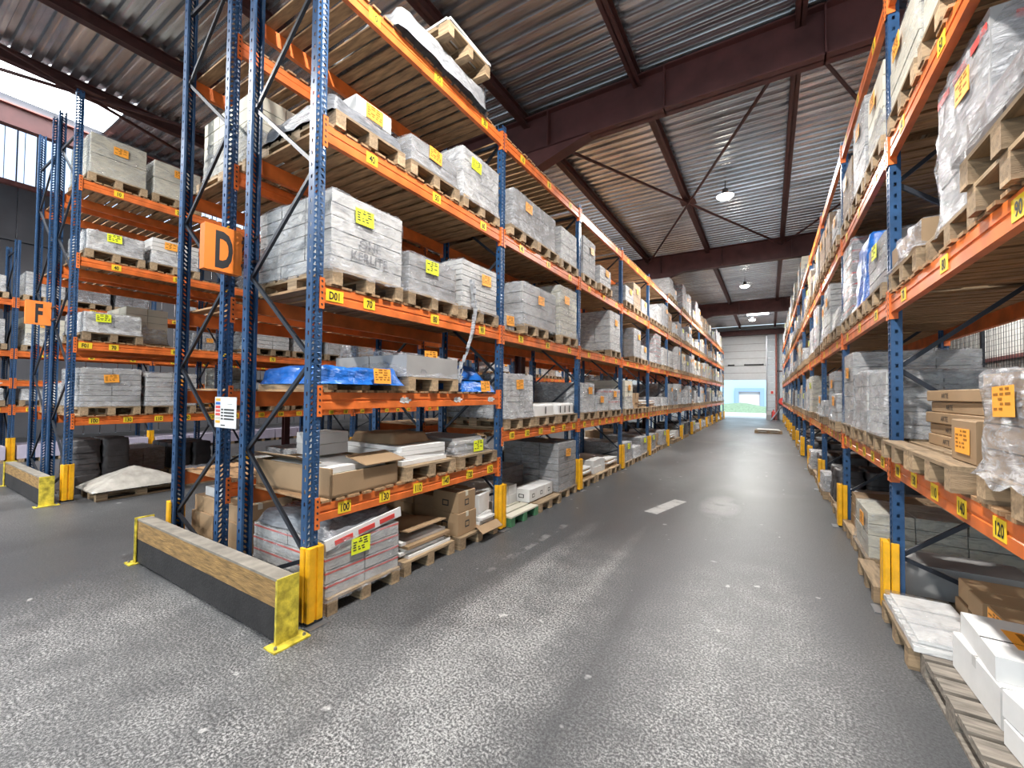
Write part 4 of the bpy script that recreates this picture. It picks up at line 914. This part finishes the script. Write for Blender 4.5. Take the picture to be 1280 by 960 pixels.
# ------------------------------------------------------------------ the far end
def at_end(name, mb, label, cat): return ob(name, mb.mesh(name), None, label=label, cat=cat)
g = MB(); g.tube((.50, YB-.25, 0), (.50, YB-.25, 6.9), .07, 'beam_light', 12); g.tube((.66, YB-.15, 0), (.66, YB-.15, 6.9), .03, 'steel', 8); struct('column', g)
g = MB(); g.b2((.5, YB-.12, 3.85), (3, YB-.04, 3.95), 'beam_red'); struct('trim_1', g)
r = ob('fire_hose_reel', None, None, (.95, YB-.35, 1.5), 0, 'red fire hose reel on the end wall right of the door', 'hose reel')
g = MB()
for ra, ya, yb, mt_ in ((.30, -.12, -.10, 'red'), (.30, .08, .10, 'red'), (.2, -.1, .08, 'black'), (.07, -.16, .3, 'paper')): g.tube((0, ya, 0), (0, yb, 0), ra, mt_, 20)
ob('reel', g.mesh('reel'), r); g = MB(); g.b2((-.05, .1, -.1), (.05, .34, .1), 'red'); ob('wall_bracket', g.mesh('bk'), r)
r = ob('fire_extinguisher', None, None, (.30, YB-.2, .12), 0, 'red fire extinguisher by the pipe right of the door', 'extinguisher')
g = MB(); lathe(g, [(.001, 0), (.11, 0), (.12, .04), (.12, .5), (.07, .6), (.035, .63), (.03, .7), (.001, .7)], 'red', 16); ob('cylinder', g.mesh('cyl', True), r)
g = MB(); g.b2((-.03, -.08, .69), (.03, .06, .73), 'black'); g.tube((.03, -.02, .7), (.13, -.04, .35), .012, 'black', 6); ob('handle', g.mesh('h'), r)
g = MB(); g.b2((-.04, .06, -.12), (.04, .19, .3), 'red'); ob('mounting', g.mesh('h'), r)
g = MB(); g.b2((.08, YB-.01, 2.05), (.34, YB, 2.35), 'paper'); g.b2((.12, YB-.015, 2.09), (.30, YB-.01, 2.31), 'red'); at_end('fire_sign', g, 'small red and white sign above the fire extinguisher', 'sign')
g = MB(); g.b2((-.16, YB-.35, 0), (.18, YB-.05, .75), 'grey_box'); g.b2((-.14, YB-.36, .4), (.16, YB-.35, .7), 'white_box'); at_end('cabinet', g, 'low grey cabinet at the right edge of the door', 'cabinet')
g = MB(); g.bar((.15, YB-1.9, .02), (.85, YB-1.2, 1.15), .05, .05, 'steel'); g.bar((.1, YB-1.6, .02), (.85, YB-1.0, 1.1), .05, .05, 'steel'); at_end('leaning_bar', g, 'two pale bars leaning against the right rack end', 'bars')
pallet(-.03, 25.2, .001, 0, 'lying alone in the middle of the aisle', True)
g = sheets(33, .7, 1.0, .05, 2, 'white_box', 'grey_box', .03); place_load(('sheet_stack', g.mesh('s')), 'thin pile of pale boards', -.03, 25.2, .146, 1, 'on the lone pallet in the aisle')
# outside
g = MB(); g.b2((-30, YB+3.2, -.3), (30, 100, -.05), 'concrete'); struct('ground', g)
g = MB(); n_ = 16; vs = []
for i in range(n_+1):
    for j in range(n_+1):
        a, b = i/n_*2-1, j/n_*2-1; vs.append((a*6.5-4, 62+b*6, -.05+max(0, 1-a*a)*max(0, 1-b*b)*1.0*(1+.2*noise.noise(Vector((a*3, b*3, 0))))))
g.add(vs, [(i*(n_+1)+j, (i+1)*(n_+1)+j, (i+1)*(n_+1)+j+1, i*(n_+1)+j+1) for i in range(n_) for j in range(n_)], 'grass'); ob('grass_mound', g.mesh('mound', True), None, label='low green grass mound outside the open door', cat='grass mound', kind='stuff')
r = ob('warehouse_building', None, None, (0, 78, 0), 0, 'pale blue building opposite the open door', 'building')
g = MB(); g.b2((-25, 0, -.1), (15, 8, 9), 'facade'); ob('facade', g.mesh('f'), r)
for xx in (-2.7, -11.0):
    g = MB(); g.b2((xx-2.1, -.5, 0), (xx-1.5, 0, 3.2), 'facade_frame'); g.b2((xx+1.5, -.5, 0), (xx+2.1, 0, 3.2), 'facade_frame'); g.b2((xx-1.5, -.5, 2.6), (xx+1.5, 0, 3.2), 'facade_frame'); q = ob('dock_shelter', g.mesh('ds'), r)
    g = MB(); g.b2((xx-1.5, -.1, 0), (xx+1.5, -.02, 2.6), 'dock_door'); ob('dock_door', g.mesh('dd'), q)

# pallets beyond the nearest three hundred
if far_pallets:
    g = MB(); base = pallet_single()
    for x, y, z, rz in far_pallets: g.add([(a+x, b+y, c+z) for a, b, c in base.v], base.f, 'wood')
    ob('pallets', g.mesh('pallets'), None, label='remaining wooden pallets deep in the racks', cat='pallets', kind='stuff')
print('PALLETS', npal[0], 'OBJECTS', len(bpy.data.objects))
